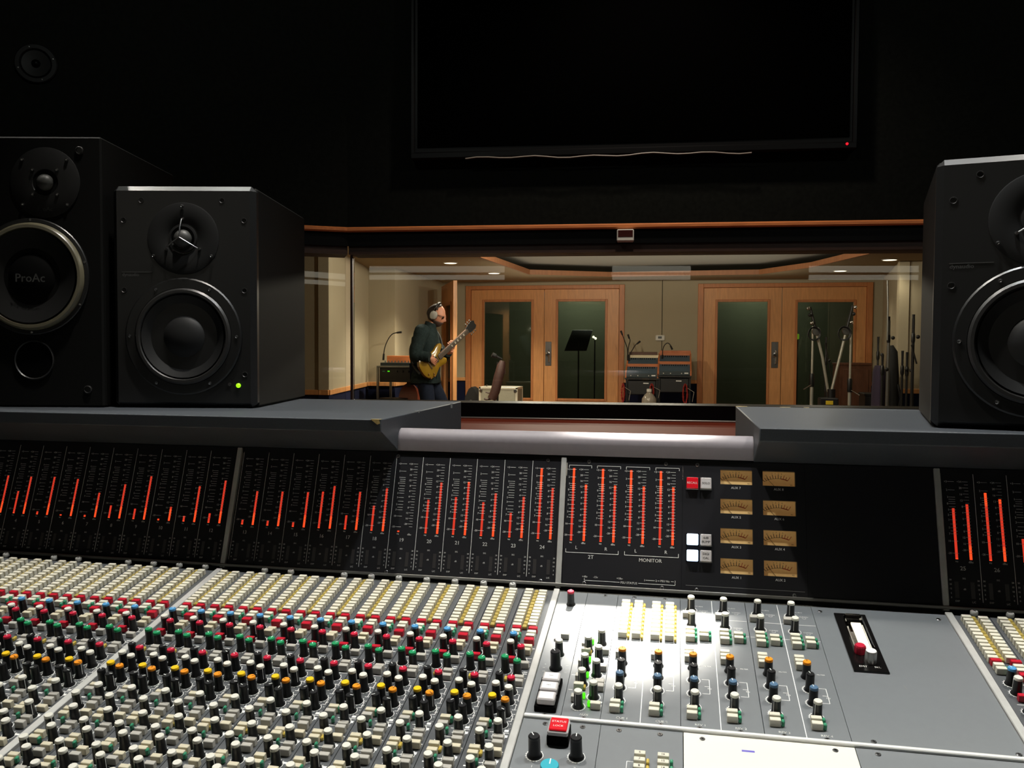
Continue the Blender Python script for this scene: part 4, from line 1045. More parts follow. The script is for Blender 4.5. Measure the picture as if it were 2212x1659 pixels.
t = empty('glass_jug', (jp.x, 10.95, 0), 'round glass jug with a pale cap in front of the trolleys', 'jug')
zj = jp.z-.06
MB().add(lathe([(0, 0), (.085, 0), (.095, .03), (.092, .1), (.06, .15), (.032, .175), (.03, .2)], 24), 'jar_glass', T(jp.x, 10.95, zj)).build('body', t)
MB().add(lathe([(.032, .19), (.032, .225), (0, .23)], 18), 'white_plastic', T(jp.x, 10.95, zj)).build('cap', t)
st = empty('stool', (jp.x, 10.95, 0), 'low dark stool under the glass jug', 'stool')
MB().add(lathe([(.15, zj-.03), (.15, zj-.001), (0, zj-.001)], 20), 'black_plastic', T(jp.x, 10.95, 0)).build('seat', st)
for a in (.5, 2.6, 4.7): MB().add(tube([(jp.x+.1*math.cos(a), 10.95+.1*math.sin(a), zj-.03), (jp.x+.17*math.cos(a), 10.95+.17*math.sin(a), 0)], .011, 8), 'black_metal').build('leg', st)

# ---- station behind the player
Yd = 9.32
a0, a1 = at(814, 790, Yd).x, at(912, 790, Yd).x; zt = at(840, 790, Yd).z
t = empty('rack_table', ((a0+a1)/2, Yd+.25, 0), 'grey metal framed table with a black rack unit behind the player', 'table')
for xx in (a0+.012, a1-.012):
    for yy in (Yd, Yd+.45): MB().add(box(xx-.012, xx+.012, yy-.012, yy+.012, 0, zt-.02), 'grey_metal').build('leg', t)
MB().add(box(a0, a1, Yd-.015, Yd+.47, zt-.022, zt, .003), 'grey_metal').build('tabletop', t)
ru = empty('rack_unit', ((a0+a1)/2, Yd+.2, zt-.17), 'black rack unit with a green light under the metal table top', 'rack unit')
MB().add(box(a0+.03, a1-.03, Yd+.01, Yd+.42, zt-.19, zt-.023, .004), 'black_plastic').build('case', ru)
gp = at(839, 802, Yd)
MB().add(box(gp.x-.012, gp.x+.012, Yd+.004, Yd+.01, gp.z-.006, gp.z+.006), 'led_green_lit').build('indicator', ru, label='lit green indicator')
MB().add(box(gp.x-.075, gp.x-.045, Yd+.004, Yd+.01, gp.z-.004, gp.z+.004), 'led_green').build('indicator', ru)
for k in range(3): MB().add(lathe([(.012, 0), (.01, .02), (0, .022)], 12), 'black_metal', T(gp.x+.1+.07*k, Yd+.01, gp.z) @ RX(PI/2)).build('knob', ru)
wmx = (a0+a1)/2
cm = empty('cue_mixer', (wmx, Yd+.2, zt), 'wooden-topped mixer on the metal table behind the guitar player', 'mixer')
MB().add(box(a0+.02, a1-.02, Yd+.06, Yd+.4, zt, zt+.035, .003), 'mixer_face').build('base', cm)
MB().add(box(a0+.015, a1-.015, Yd+.3, Yd+.42, zt+.02, zt+.115, .004), 'mixer_wood').build('top_board', cm)
for i in range(12): MB().add(lathe([(.008, 0), (.007, .022), (0, .024)], 8), 'grey_metal', T(a0+.05+i*(a1-a0-.1)/11, Yd+.15, zt+.035)).build('knob', cm)
lamp([(828, 778), (829, 764), (832, 748), (839, 732), (847, 722), (855, 719), (859, 718.5)], 'gooseneck lamp on the mixer behind the player, against the pale wall', Y=Yd+.35)
sp = at(838, 850, Yd+.1)
sto = empty('stool', (sp.x, 9.62, 0), 'black stool pushed under the metal table', 'stool')
MB().add(lathe([(.16, .5), (.17, .53), (.17, .56), (0, .57)], 20), 'black_plastic', T(sp.x, 9.62, 0)).build('seat', sto)
for a in (.3, 1.9, 3.4, 5): MB().add(tube([(sp.x+.1*math.cos(a), 9.62+.1*math.sin(a), .51), (sp.x+.2*math.cos(a), 9.62+.2*math.sin(a), 0)], .012, 8), 'black_metal').build('leg', sto)
gg = at(884, 850, 9.7)
t = empty('acoustic_guitar', (gg.x, 9.7, 0), 'red-brown guitar standing under the table behind the player', 'guitar')
Mg = T(gg.x, 9.7, .535) @ RX(PI/2-.2)
oval = [(.15*math.cos(2*PI*i/24)*(1 if math.sin(2*PI*i/24) < 0 else .8), .2*math.sin(2*PI*i/24)) for i in range(24)]
MB().add(prism(oval, -.05, .05), 'cello_red', Mg).build('body', t)
MB().add(box(-.05, .05, -.06, -.04, .05, .062), 'pearl', Mg).build('bridge', t)
MB().add(box(-.025, .025, .15, .26, .03, .06), 'fretboard', Mg).build('neck', t)
MB().add(tube([(gg.x, 9.76, .42), (gg.x-.1, 9.8, 0)], .012), 'black_metal').add(tube([(gg.x, 9.76, .42), (gg.x+.1, 9.8, 0)], .012), 'black_metal').add(tube([(gg.x, 9.76, .42), (gg.x, 9.6, 0)], .012), 'black_metal').build('stand_leg', t)

# ---- things by the paler doors
Yc = 11.0
c0, c1, ct = at(1034, 850, Yc).x, at(1118, 850, Yc).x, at(1075, 836, Yc).z
t = empty('flight_case', ((c0+c1)/2, Yc+.2, 0), 'grey flight case with bright metal edges in front of the doors', 'case')
MB().add(box(c0+.006, c1-.006, Yc+.006, Yc+.394, 0, ct-.006), 'case_grey').build('shell', t)
eg = MB()
for xx in (c0, c1-.03):
    for yy in (Yc, Yc+.37): eg.add(box(xx, xx+.03, yy, yy+.03, 0, ct, .004), 'case_edge')
for yy in (Yc, Yc+.37): eg.add(box(c0, c1, yy, yy+.03, ct-.03, ct, .004), 'case_edge')
for xx in (c0, c1-.03): eg.add(box(xx, xx+.03, Yc, Yc+.4, ct-.03, ct, .004), 'case_edge')
eg.build('edging', t)
for xx in (c0+.03, c1-.03): MB().add(lathe([(.024, 0), (.02, .012), (0, .014)], 12), 'steel', T(xx, Yc, ct-.05) @ RX(PI/2)).build('corner', t)
MB().add(lathe([(.012, 0), (.012, .02), (0, .03)], 10), 'chrome', T(c0+.09, Yc+.1, ct)).build('knob', t)
bgx0, bgx1 = at(1004, 850, 11.3).x, at(1031, 850, 11.3).x; bz = at(1017, 836, 11.3).z
t = empty('shoulder_bag', ((bgx0+bgx1)/2, 11.4, 0), 'black padded bag with a metal clip beside the flight case', 'bag')
w2 = (bgx1-bgx0)
prof_ = [(-w2/2, 0), (w2/2, 0), (w2/2, bz-.12), (w2/2-.05, bz-.02), (0, bz), (-w2/2+.05, bz-.03), (-w2/2, bz-.14)]
MB().add(prism(prof_, 0, .24), 'bag_black', T((bgx0+bgx1)/2, 11.55, 0) @ RX(PI/2)).build('body', t)
MB().add(box((bgx0+bgx1)/2-.02, (bgx0+bgx1)/2+.01, 11.3, 11.312, bz-.28, bz-.18, .004), 'steel').build('clip', t)
Ym = 10.3
mx, mz = at(1075, 800, Ym).x, at(1075, 782, Ym).z
t = empty('microphone_stand', (mx, Ym, 0), 'microphone on a straight stand in front of the flight case', 'microphone stand')
MB().add(lathe([(.14, 0), (.14, .015), (.02, .03), (.012, .035)], 24), 'black_metal', T(mx, Ym, 0)).build('base', t)
MB().add(tube([(mx, Ym, .02), (mx, Ym, mz)], .014, 10), 'black_metal').build('pole', t)
m0, m1 = at(1063, 766, Ym-.05), at(1084, 776, Ym)
MB().add(tube([m0, m0.lerp(m1, .35), m0.lerp(m1, .4), m1], [.03, .03, .018, .012], 12), 'black_plastic').build('microphone', t)
t2 = empty('leather_bag', (mx, Ym-.05, mz-.6), 'long brown leather strap bag hanging on the microphone stand', 'bag')
mb = MB()
pts = [at(1086, 780, Ym-.05), at(1083, 790, Ym-.06), at(1077, 815, Ym-.07), at(1070, 845, Ym-.07), at(1062, 862, Ym-.07)]
mb.add(tube(pts, [.035, .055, .062, .06, .055], 12), 'leather').build('pouch', t2)
MB().add(tube([at(1088, 780, Ym-.05), at(1090, 795, Ym-.06), at(1091, 808, Ym-.06)], .008, 6), 'leather').build('tassel', t2)
MB().add(tube([at(1062, 862, Ym-.07), at(1050, 863, Ym-.07), at(1046, 861, Ym-.07)], .012, 6), 'leather').add(tube([at(1066, 848, Ym-.07), at(1055, 849, Ym-.08), at(1049, 847, Ym-.08)], .008, 6), 'leather').build('strap', t2)
# booth behind the doors
ms = at(1250, 736, 13.2)
t = empty('music_stand', (ms.x, 13.2, 0), 'dark music stand in the room behind the glass door', 'music stand')
dk = [at(1236, 714, 13.35), at(1280, 714, 13.35), at(1267, 758, 13.15), at(1219, 758, 13.15)]
vv = [tuple(p) for p in dk] + [tuple(p+Vector((0, .02, .01))) for p in dk]
MB().add((vv, [(0, 1, 2, 3), (7, 6, 5, 4), (0, 4, 5, 1), (1, 5, 6, 2), (2, 6, 7, 3), (3, 7, 4, 0)]), 'black_plastic').build('desk', t)
MB().add(tube([(ms.x, 13.2, .05), (ms.x, 13.2, ms.z)], .012), 'black_metal').build('pole', t)
for a in (0, 2.1, 4.2): MB().add(tube([(ms.x, 13.2, .25), (ms.x+.3*math.cos(a), 13.2+.3*math.sin(a), .01)], .01), 'black_metal').build('leg', t)
w1, w2_ = at(1282, 728, 13.6), at(1286.5, 731, 13.6)
t = empty('glint_pair', w1, 'pair of small glowing balls standing in for lights reflected in the door glass', 'light')  # glowing balls stand in for ceiling lights mirrored in the glass
for p in (w1, w2_): MB().add(ellipsoid(.02, .02, .02, 12, 8), 'lens_lit', T(*p)).build('glint_ball', t)
MB().add(tube([w1+Vector((.02, .03, -.02)), w1+Vector((.02, .05, -1.4))], .01), 'black_metal').build('pole', t)  # added support for the glowing balls
ex = at(1723.5, 727, 13.0)
t = empty('exit_sign', ex, 'small green sign glowing beyond the glass of the darker doors', 'sign')
MB().add(box(ex.x-.012, ex.x+.02, ex.y, ex.y+.03, ex.z-.04, ex.z+.04, .008), 'exit_green').build('panel', t)
MB().add(tube([(ex.x, ex.y+.04, ex.z-.04), (ex.x, ex.y+.04, 0.0)], .01), 'black_metal').build('post', t)

# ---- microphone stands
def big_stand(pxp, Y, top, boom, label, side):
    b = at(pxp, 880, Y); tp = at(pxp, top, Y)
    t = empty('boom_stand', (b.x, Y, 0), label, 'microphone stand', 'large boom stands by the doors')
    MB().add(tube([(b.x, Y, .08), (b.x, Y, tp.z*.55)], .020, 10), 'stand_silver').build('lower_tube', t)
    MB().add(tube([(b.x, Y, tp.z*.52), (b.x, Y, tp.z)], .013, 10), 'stand_silver').build('upper_tube', t)
    MB().add(lathe([(.026, 0), (.03, .02), (.03, .14), (.024, .16)], 12), 'black_metal', T(b.x, Y, tp.z*.5)).build('clamp', t)
    for a in (.3, 2.4, 4.5): MB().add(tube([(b.x, Y, .12), (b.x+.42*math.cos(a), Y+.42*math.sin(a), .02)], .014, 8), 'black_metal').build('leg', t)
    B = [at(px, py, Y-.05) for px, py in boom]
    MB().add(tube(B, .016, 10), 'stand_silver').build('boom', t)
    MB().add(lathe([(.045, -.02), (.05, -.012), (.05, .012), (.045, .02), (0, .022)], 18), 'grey_metal', T(B[0].x, B[0].y-.02, B[0].z) @ RX(PI/2)).build('boom_clutch', t)
    u = (B[0]-B[1]).normalized()
    ext = B[0]+u*.30+Vector((0, 0, 0))
    MB().add(tube([B[0], ext], [.02, .012], 10), 'black_metal').build('boom_end', t)
    for k, s_ in enumerate((.1, .2, .28)):
        c = B[0].lerp(ext, s_/.3)
        MB().add(ellipsoid(.022, .022, .022, 10, 8), 'chrome' if k != 1 else 'black_metal', T(c.x-.03*side, c.y-.03, c.z)).build('knob', t)
    MB().add(tube([(b.x, Y-.02, tp.z*.52), (b.x-.1*side, Y-.05, tp.z*.52-.06)], .006), 'chrome').build('lever', t)
    mb = MB()
    for k in range(3):
        mb.add(tube([(B[0].x-.03+(.06+.006*k)*math.cos(2*PI*i/18), B[0].y-.05-.01*k, B[0].z-.03+(.07+.006*k)*math.sin(2*PI*i/18)) for i in range(19)], .005, 6), 'black_plastic')
    mb.build('cable_loop', t)
    MB().add(tube([B[-1]+Vector((0, 0, .03)), B[-1]+Vector((0, 0, -.07))], .045, 14), 'black_metal').build('counterweight', t)
    return t
big_stand(1752.5, 10.6, 705, [(1763, 716), (1776, 770), (1790, 852)], 'large silver boom stand in front of the dark door glass, nearer the lock plate', 1)
big_stand(1834.5, 10.4, 722, [(1828, 715), (1808, 795), (1796, 846)], 'large silver boom stand in front of the brown cabinet', -1)
tg = at(1790, 869, 10.2)
t = empty('tape_box', (tg.x, 10.2, 0), 'dark box with a yellow patch between the two large boom stands', 'box')
MB().add(box(tg.x-.1, tg.x+.1, 10.15, 10.35, 0, tg.z+.05, .01), 'black_plastic').build('body', t)
MB().add(box(tg.x-.04, tg.x+.04, 10.145, 10.15, tg.z-.025, tg.z+.02, .002), 'yellow_tag').build('patch', t, label='yellow patch')
def thin_stand(px, Y, top, label, mat='black_metal', r=.011, boom=None, clutch=None, mic=True):
    b = at(px, 880, Y); tp = at(px, top, Y)
    t = empty('microphone_stand', (b.x, Y, 0), label, 'microphone stand', 'slim microphone stands in the corner')
    MB().add(tube([(b.x, Y, .05), (b.x, Y, tp.z)], [r*1.3, r], 8), mat).build('pole', t)
    for a in (.5, 2.6, 4.7): MB().add(tube([(b.x, Y, .2), (b.x+.12*math.cos(a), Y+.12*math.sin(a), .01)], .009, 6), 'black_metal').build('leg', t)
    zc = at(px, clutch or (top+60), Y).z
    MB().add(lathe([(.014, -.05), (.019, -.03), (.019, .03), (.014, .05)], 12), 'black_metal', T(b.x, Y, zc)).build('clutch', t)
    MB().add(ellipsoid(.02, .016, .02, 10, 8), 'black_metal', T(b.x+.036, Y-.03, zc+.01)).build('knob', t)
    if boom: MB().add(tube([at(x, y, Y-.03) for x, y in boom], .008, 6), mat).build('boom', t)
    if mic: MB().add(tube([(b.x, Y, tp.z-.05), (b.x, Y, tp.z+.04)], [.011, .0135], 10), 'black_metal').build('mic_clip', t)
    return t
thin_stand(1782, 11.2, 735, 'slim dark stand between the two large boom stands', boom=[(1782, 740), (1800, 830)], clutch=780)
thin_stand(1894, 10.2, 735, 'slim stand with a dark tip at the edge of the door casing', clutch=768)
thin_stand(1916, 9.35, 692, 'tall pole stand with a round clutch knob in the pale corner', 'grey_metal', .016, [(1917, 735), (1918, 660), (1917, 606)], 732)
thin_stand(1904, 9.2, 775, 'short slim stand next to the tall pole stand', clutch=800)
thin_stand(1947, 9.3, 766, 'shorter dark stand of the pair by the speaker', clutch=800)
thin_stand(1957, 9.3, 769, 'shorter dark stand of the pair, on the side of the tall black one', clutch=802)
thin_stand(1969, 8.9, 688, 'tall black stand nearest the speaker', r=.014, clutch=730, boom=[(1969, 745), (1980, 786)])
def cab(px0, px1, py0, Y, d, mat, name, label, cat, knob=False):
    x0, x1, z = at(px0, 820, Y).x, at(px1, 820, Y).x, at((px0+px1)/2, py0, Y).z
    t = empty(name, ((x0+x1)/2, Y+d/2, 0), label, cat)
    MB().add(box(x0+.01, x1-.01, Y+.01, Y+d, .0, z-.03), mat).build('body', t)
    MB().add(box(x0, x1, Y, Y+d+.01, z-.03, z, .004), mat).build('top', t)
    if knob:
        MB().add(box(x0+.04, x1-.04, Y+.0, Y+.01, .1, z-.08, .004), mat).build('door', t)
        MB().add(lathe([(.012, 0), (.012, .02), (0, .024)], 10), 'black_metal', T(x1-.08, Y, z*.6) @ RX(PI/2)).build('knob', t)
    return t
cab(1812, 1884, 784, 11.4, .5, 'brown_wood', 'cabinet', 'brown wooden cabinet behind the large boom stands', 'cabinet', True)
cab(1868, 1900, 850, 10.6, .35, 'black_plastic', 'amplifier', 'low black amplifier box beside the brown cabinet', 'amplifier')
pcx0, pcx1 = at(1889, 820, 9.55).x, at(1916, 820, 9.55).x; pz = at(1915, 790, 9.55).z
t = empty('covered_stack', ((pcx0+pcx1)/2, 9.65, 0), 'dark purple cloth over a stack in the pale corner', 'cover')
mb = MB(); nn = 16
for k in range(4):
    pass
rows = []; vv = []; ff = []
for j, zz in enumerate((0, pz*.4, pz*.75, pz*.93, pz)):
    for i in range(nn):
        a = 2*PI*i/nn; rr = (1.05, 1, .97, .9, .6)[j]*(1+.05*math.sin(3*a+j))
        vv.append(((pcx0+pcx1)/2+(pcx1-pcx0)/2*rr*math.cos(a), 9.65+.17*rr*math.sin(a), zz))
for j in range(4):
    for i in range(nn): ff.append((j*nn+i, j*nn+(i+1) % nn, (j+1)*nn+(i+1) % nn, (j+1)*nn+i))
ff.append(tuple(range(4*nn, 5*nn)))
mb.add((vv, ff), 'purple_cloth').build('cloth', t)
bx0 = at(1928, 800, 9.6)
t = empty('gig_bag', (bx0.x, 9.6, 0), 'tall black gig bag leaning in the corner beside the tall pole', 'bag')
gpts = [(bx0.x, 9.6, .02), (bx0.x, 9.61, .5), (bx0.x, 9.62, .9), (bx0.x, 9.63, at(1928, 760, 9.6).z), (bx0.x-.01, 9.63, at(1928, 746, 9.6).z)]
MB().add(tube(gpts, [.07, .075, .07, .055, .02], 12), 'bag_black').build('body', t)
MB().add(tube([(bx0.x+.05, 9.55, .5), (bx0.x+.07, 9.52, .65), (bx0.x+.05, 9.56, .8)], .012), 'bag_black').build('strap', t)

# ================================================================== THE GUITAR PLAYER
def skin(verts, edges, radii, root=0, sub=2):
    me = bpy.data.meshes.new('s'); me.from_pydata([tuple(v) for v in verts], edges, [])
    ob = bpy.data.objects.new('s', me); COL.objects.link(ob)
    md = ob.modifiers.new('k', 'SKIN'); md.use_smooth_shade = True; md.branch_smoothing = .6
    lay = me.skin_vertices[0].data
    for i, r in enumerate(radii):
        lay[i].radius = r if isinstance(r, tuple) else (r, r)
        lay[i].use_root = (i == root)
    sb = ob.modifiers.new('d', 'SUBSURF'); sb.levels = sub; sb.render_levels = sub
    ev = ob.evaluated_get(bpy.context.evaluated_depsgraph_get()); m2 = ev.to_mesh()
    out = np.array([tuple(p.co) for p in m2.vertices]), [tuple(p.vertices) for p in m2.polygons]
    ev.to_mesh_clear(); bpy.data.objects.remove(ob); bpy.data.meshes.remove(me)
    return out
pr_ = at(925, 800, 9.0)
pa_ = YAW - math.radians(4)
MP = frame((pr_.x, 9.0, 0), (math.cos(pa_), math.sin(pa_), 0), (-math.sin(pa_), math.cos(pa_), 0), (0, 0, 1)) @ Matrix.Scale(.977, 4)   # x ahead of him, y to his left
person = empty('person', MP @ Vector((0, 0, 0)), 'person in dark green jacket and headphones playing a gold guitar', 'person')
# joints
J = dict(pel=(-.035, 0, .93), bel=(-.045, 0, 1.08), che=(-.045, 0, 1.25), shb=(-.03, 0, 1.36), nek=(.035, 0, 1.425), hd=(.075, 0, 1.50),
         rs=(-.04, -.185, 1.355), re=(-.095, -.27, 1.10), rw=(.06, -.30, 1.085),
         ls=(-.02, .185, 1.355), le=(.13, .27, 1.10), lw=(.205, .13, 1.135),
         rh=(-.035, -.095, .90), rk=(.03, -.11, .49), ra=(-.07, -.11, .09), rt=(.07, -.12, .03),
         lh=(-.035, .095, .90), lk=(.17, .10, .50), la=(.15, .10, .09), lt=(.29, .11, .03))
def chain(names, edges, radii, root=0):
    ix = {n_: i for i, n_ in enumerate(names)}
    return skin([J[n_] for n_ in names], [(ix[a], ix[b]) for a, b in edges], [radii[n_] for n_ in names], root)
R0 = dict(pel=(.13, .10), bel=(.12, .095), che=(.13, .10), shb=(.10, .08), nek=.056, hd=.055, rs=.055, re=.043, rw=.030, ls=.055, le=.043, lw=.030, rh=.085, rk=.058, ra=.04, rt=.035, lh=.085, lk=.058, la=.04, lt=.035)
E0 = [('pel', 'bel'), ('bel', 'che'), ('che', 'shb'), ('shb', 'nek'), ('nek', 'hd'), ('shb', 'rs'), ('rs', 're'), ('re', 'rw'), ('shb', 'ls'), ('ls', 'le'), ('le', 'lw'), ('pel', 'rh'), ('rh', 'rk'), ('rk', 'ra'), ('ra', 'rt'), ('pel', 'lh'), ('lh', 'lk'), ('lk', 'la'), ('la', 'lt')]
N0 = list(R0)
bodym = MB().add(chain(N0, E0, {k: (tuple(x*.86 for x in v) if isinstance(v, tuple) else v*.86) if k not in ('nek', 'hd', 'rw', 'lw') else v for k, v in R0.items()}), 'skin', MP)
# head
HC = Vector((.092, 0, 1.558)); HM = MP @ T(*HC) @ RZ(math.radians(-6)) @ RY(math.radians(19))
def head_geo():
    v, f = lathe([(math.sin(PI*i/26), -math.cos(PI*i/26)) for i in range(27)], 36)
    out = []
    for x, y, z in v:
        px_, py_, pz_ = x*.1, y*.076, z*.122
        if z < -.1:                                   # taper to the jaw
            k = 1-.32*min(1, (-z-.1)/.9)
            py_ *= k; px_ = px_*(1-.12*min(1, (-z-.1)/.9))+.018*min(1, (-z-.1)/.7)
        if x > .2:
            fr = (x-.2)/.8
            g = lambda cy, cz, sy, sz: math.exp(-((y-cy)/sy)**2-((z-cz)/sz)**2)
            px_ += fr*(.030*g(0, -.24, .13, .13)+.014*g(0, -.02, .11, .2)+.010*g(0, .18, .6, .1)+.010*g(0, -.50, .26, .06)+.008*g(0, -.60, .24, .05)+.014*g(0, -.84, .3, .12))
            for s in (-1, 1): px_ += fr*(-.013*g(s*.36, .02, .17, .1)+.006*g(s*.5, -.22, .2, .16))
            px_ -= fr*.005*g(0, -.56, .28, .025)
        if x < -.2: px_ -= .008*math.exp(-((z-.15)/.5)**2)*(-x)
        out.append((px_, py_, pz_))
    return out, f
bodym.add(head_geo(), 'skin', HM)
for s in (-1, 1):
    bodym.add(ellipsoid(.018, .008, .03, 12, 8), 'skin', HM @ T(-.008, s*.075, -.01) @ RZ(s*.3))
    bodym.add(ellipsoid(.011, .011, .0085, 12, 8), 'print_white', HM @ T(.079, s*.03, .004)).add(ellipsoid(.004, .005, .005, 8, 6), 'hair', HM @ T(.088, s*.03, .003))
def hand(M, curl, spread, thumb, s=1.0):
    """x along the fingers, z out of the back of the hand, thumb towards +y; each finger grows from inside the palm"""
    palm = skin([(0, 0, 0), (.035*s, 0, 0), (.075*s, 0, -.003*s), (.085*s, .0, -.004)], [(0, 1), (1, 2), (2, 3)], [(.024*s, .018*s), (.037*s, .017*s), (.040*s, .015*s), (.034*s, .012*s)], 0, 1)
    bodym.add(palm, 'skin', M)
    for i, (y, L) in enumerate(((.029, .072), (.010, .080), (-.010, .075), (-.028, .060))):
        a = curl[i]; p = Vector((.07*s, y*s, -.002)); pts = [p]; ang = 0; yd = spread*(1-i/1.5)
        for k, l in enumerate((.030, L*.42, L*.32, L*.26)):
            ang += 0 if k == 0 else a*(.8, 1.1, .8)[k-1]
            p = p+Vector((l*math.cos(ang), l*yd*.4, -l*math.sin(ang)))*s; pts.append(p)
        bodym.add(skin(pts, [(0, 1), (1, 2), (2, 3), (3, 4)], [.0095*s, .0095*s, .0088*s, .008*s, .0068*s], 0, 1), 'skin', M)
    p = [Vector((.015, .02, -.004)), Vector((.038, .044, -.012)), Vector((.062, .056, -.022-.01*thumb)), Vector((.083, .054, -.034-.02*thumb))]
    bodym.add(skin([q*s for q in p], [(0, 1), (1, 2), (2, 3)], [.014*s, .012*s, .0105*s, .008*s], 0, 1), 'skin', M)
# guitar axes in his frame
GC = Vector((.085, -.165, 1.04)); gd = Vector((.52, .636, .57)).normalized(); gn = Vector((.72, -.69, .11)); gn = (gn-gd*gn.dot(gd)).normalized(); gu = gn.cross(gd)
MGt = MP @ frame(GC, gd, gu, gn)                 # x towards the headstock, y across, z out of the face
def gpt(x, y, z): return GC+gd*x+gu*y+gn*z
# strumming hand over the strings, fretting hand round the neck
rw = Vector(J['rw']); tgt = gpt(-.02, -.01, .06)
dx_ = (tgt-rw).normalized(); zz = (gn-dx_*gn.dot(dx_)).normalized(); yy = zz.cross(dx_)
hand(MP @ frame(rw+dx_*.015, dx_, yy, zz), (.55, .6, .65, .7), .05, .6, 1.02)
lwv = Vector(J['lw']); nk = gpt(.335, 0, -.004)
zf = -gn; xf = (gu*(.95)+gd*.15-gn*.0).normalized(); xf = (xf-zf*xf.dot(zf)).normalized()
yf = zf.cross(xf)
hand(MP @ frame(nk-gn*.038-xf*.085, xf, yf, zf), (1.0, 1.05, 1.1, 1.15), .03, .9, .98)
bodym.add(tube([lwv, lwv.lerp(nk-gn*.038-xf*.085, .6), nk-gn*.038-xf*.075], [.029, .028, .026], 12), 'skin', MP)
bodym.build('body', person, smooth=60)
# clothes
jm = MB()
JR = [(.79, -.03, .168, .198), (.80, -.03, .172, .2), (.92, -.035, .166, .188), (1.06, -.037, .160, .180), (1.20, -.037, .160, .19), (1.30, -.03, .15, .2), (1.365, -.012, .118, .175), (1.405, .006, .084, .105), (1.43, .018, .066, .074), (1.452, .026, .062, .068)]
nj = 36; vv = []; ff = []
for k, (z, cx_, rx_, ry_) in enumerate(JR):
    for i in range(nj):
        a = 2*PI*i/nj; ww = 1+.018*math.sin(5*a+k*1.7)+.012*math.sin(9*a-k)
        e = lambda t: math.copysign(abs(t)**.88, t)
        vv.append((cx_+rx_*ww*e(math.cos(a)), ry_*ww*e(math.sin(a)), z))
for k in range(len(JR)-1):
    for i in range(nj): ff.append((k*nj+i, k*nj+(i+1) % nj, (k+1)*nj+(i+1) % nj, (k+1)*nj+i))
ff.append(tuple(reversed(range(nj))))
jm.add((vv, ff), 'jacket', MP)
for s in ('r', 'l'):
    a, b, c = [Vector(J[s+t_]) for t_ in ('s', 'e', 'w')]
    pts, rr = [], []
    inn = a+Vector((0, .06 if s == 'r' else -.06, .0))
    ctl = [inn, a, a.lerp(b, .5)+Vector((-.01, 0, 0)), b, b.lerp(c, .5), c+(c-b).normalized()*.01]
    rad = [.09, .088, .076, .069, .062, .052]
    for i in range(5):
        p0, p1_, p2_, p3_ = ctl[max(i-1, 0)], ctl[i], ctl[i+1], ctl[min(i+2, 5)]
        for k in range(5):
            u = k/5; pts.append(.5*((2*p1_)+(p2_-p0)*u+(2*p0-5*p1_+4*p2_-p3_)*u*u+(3*p1_-p0-3*p2_+p3_)*u**3))
            rr.append((rad[i]+(rad[i+1]-rad[i])*u)*(1+.05*math.sin(i*5+k*2.1)))
    pts.append(ctl[-1]); rr.append(rad[-1])
    jm.add(tube(pts, rr, 18), 'jacket', MP).add(ellipsoid(.089, .085, .085, 16, 12), 'jacket', MP @ T(*a))
jm.build('jacket', person, smooth=60, label='dark green jacket')
MB().add(lathe([(.060, -.03), (.072, -.03), (.070, .03), (.062, .035)], 24), 'jacket', MP @ T(.026, 0, 1.44) @ RY(.3)).build('collar', person)
RT = dict(pel=(.15, .125), rh=.108, rk=.082, ra=.064, lh=.108, lk=.082, la=.064)
MB().add(chain(list(RT), [('pel', 'rh'), ('rh', 'rk'), ('rk', 'ra'), ('pel', 'lh'), ('lh', 'lk'), ('lk', 'la')], RT), 'jeans', MP).build('jeans', person, smooth=60, label='dark blue jeans')
for s in ('r', 'l'):
    a, b = Vector(J[s+'a']), Vector(J[s+'t'])
    MB().add(skin([(a.x-.03, a.y, .055), (a.x+.04, a.y, .05), (b.x+.04, b.y, .035)], [(0, 1), (1, 2)], [(.05, .055), (.05, .05), (.045, .034)], 0, 2), 'shoe', MP).build('shoe', person, smooth=60)
def shell(cond, grow, mat, name, label=None):
    v, f = head_geo(); v = [Vector(p) for p in v]
    keep = [q for q in f if all(cond(v[i]) for i in q)]
    used = sorted({i for q in keep for i in q}); ix = {u: k for k, u in enumerate(used)}
    o = MB().add(([tuple(v[u]*grow+Vector((0, 0, 0))) for u in used], [tuple(ix[i] for i in q) for q in keep]), mat, HM).build(name, person, smooth=60)
    sm_ = o.modifiers.new('s', 'SOLIDIFY'); sm_.thickness = .007; sm_.offset = 0
    if label: o['label'] = label
shell(lambda p: p.x < .012+.25*max(0, p.z-.03) and p.z > -.075, 1.05, 'hair', 'hair', 'short dark hair at the back of the head')
shell(lambda p: p.z < -.052 and p.x > -.02, 1.045, 'beard', 'beard', 'dark short beard')
g = MB()
for s in (-1, 1):
    g.add(box(.094, .098, s*.034-.024, s*.034+.024, -.014, .017, .001), 'screen_glass', HM)
    g.add(tube([(.096, s*.058, .01), (.05, s*.078, .012), (-.01, s*.08, .006)], .0032, 6), 'black_plastic', HM)
g.add(box(.096, .100, -.012, .012, .004, .010), 'black_plastic', HM).build('glasses', person, label='dark framed glasses')

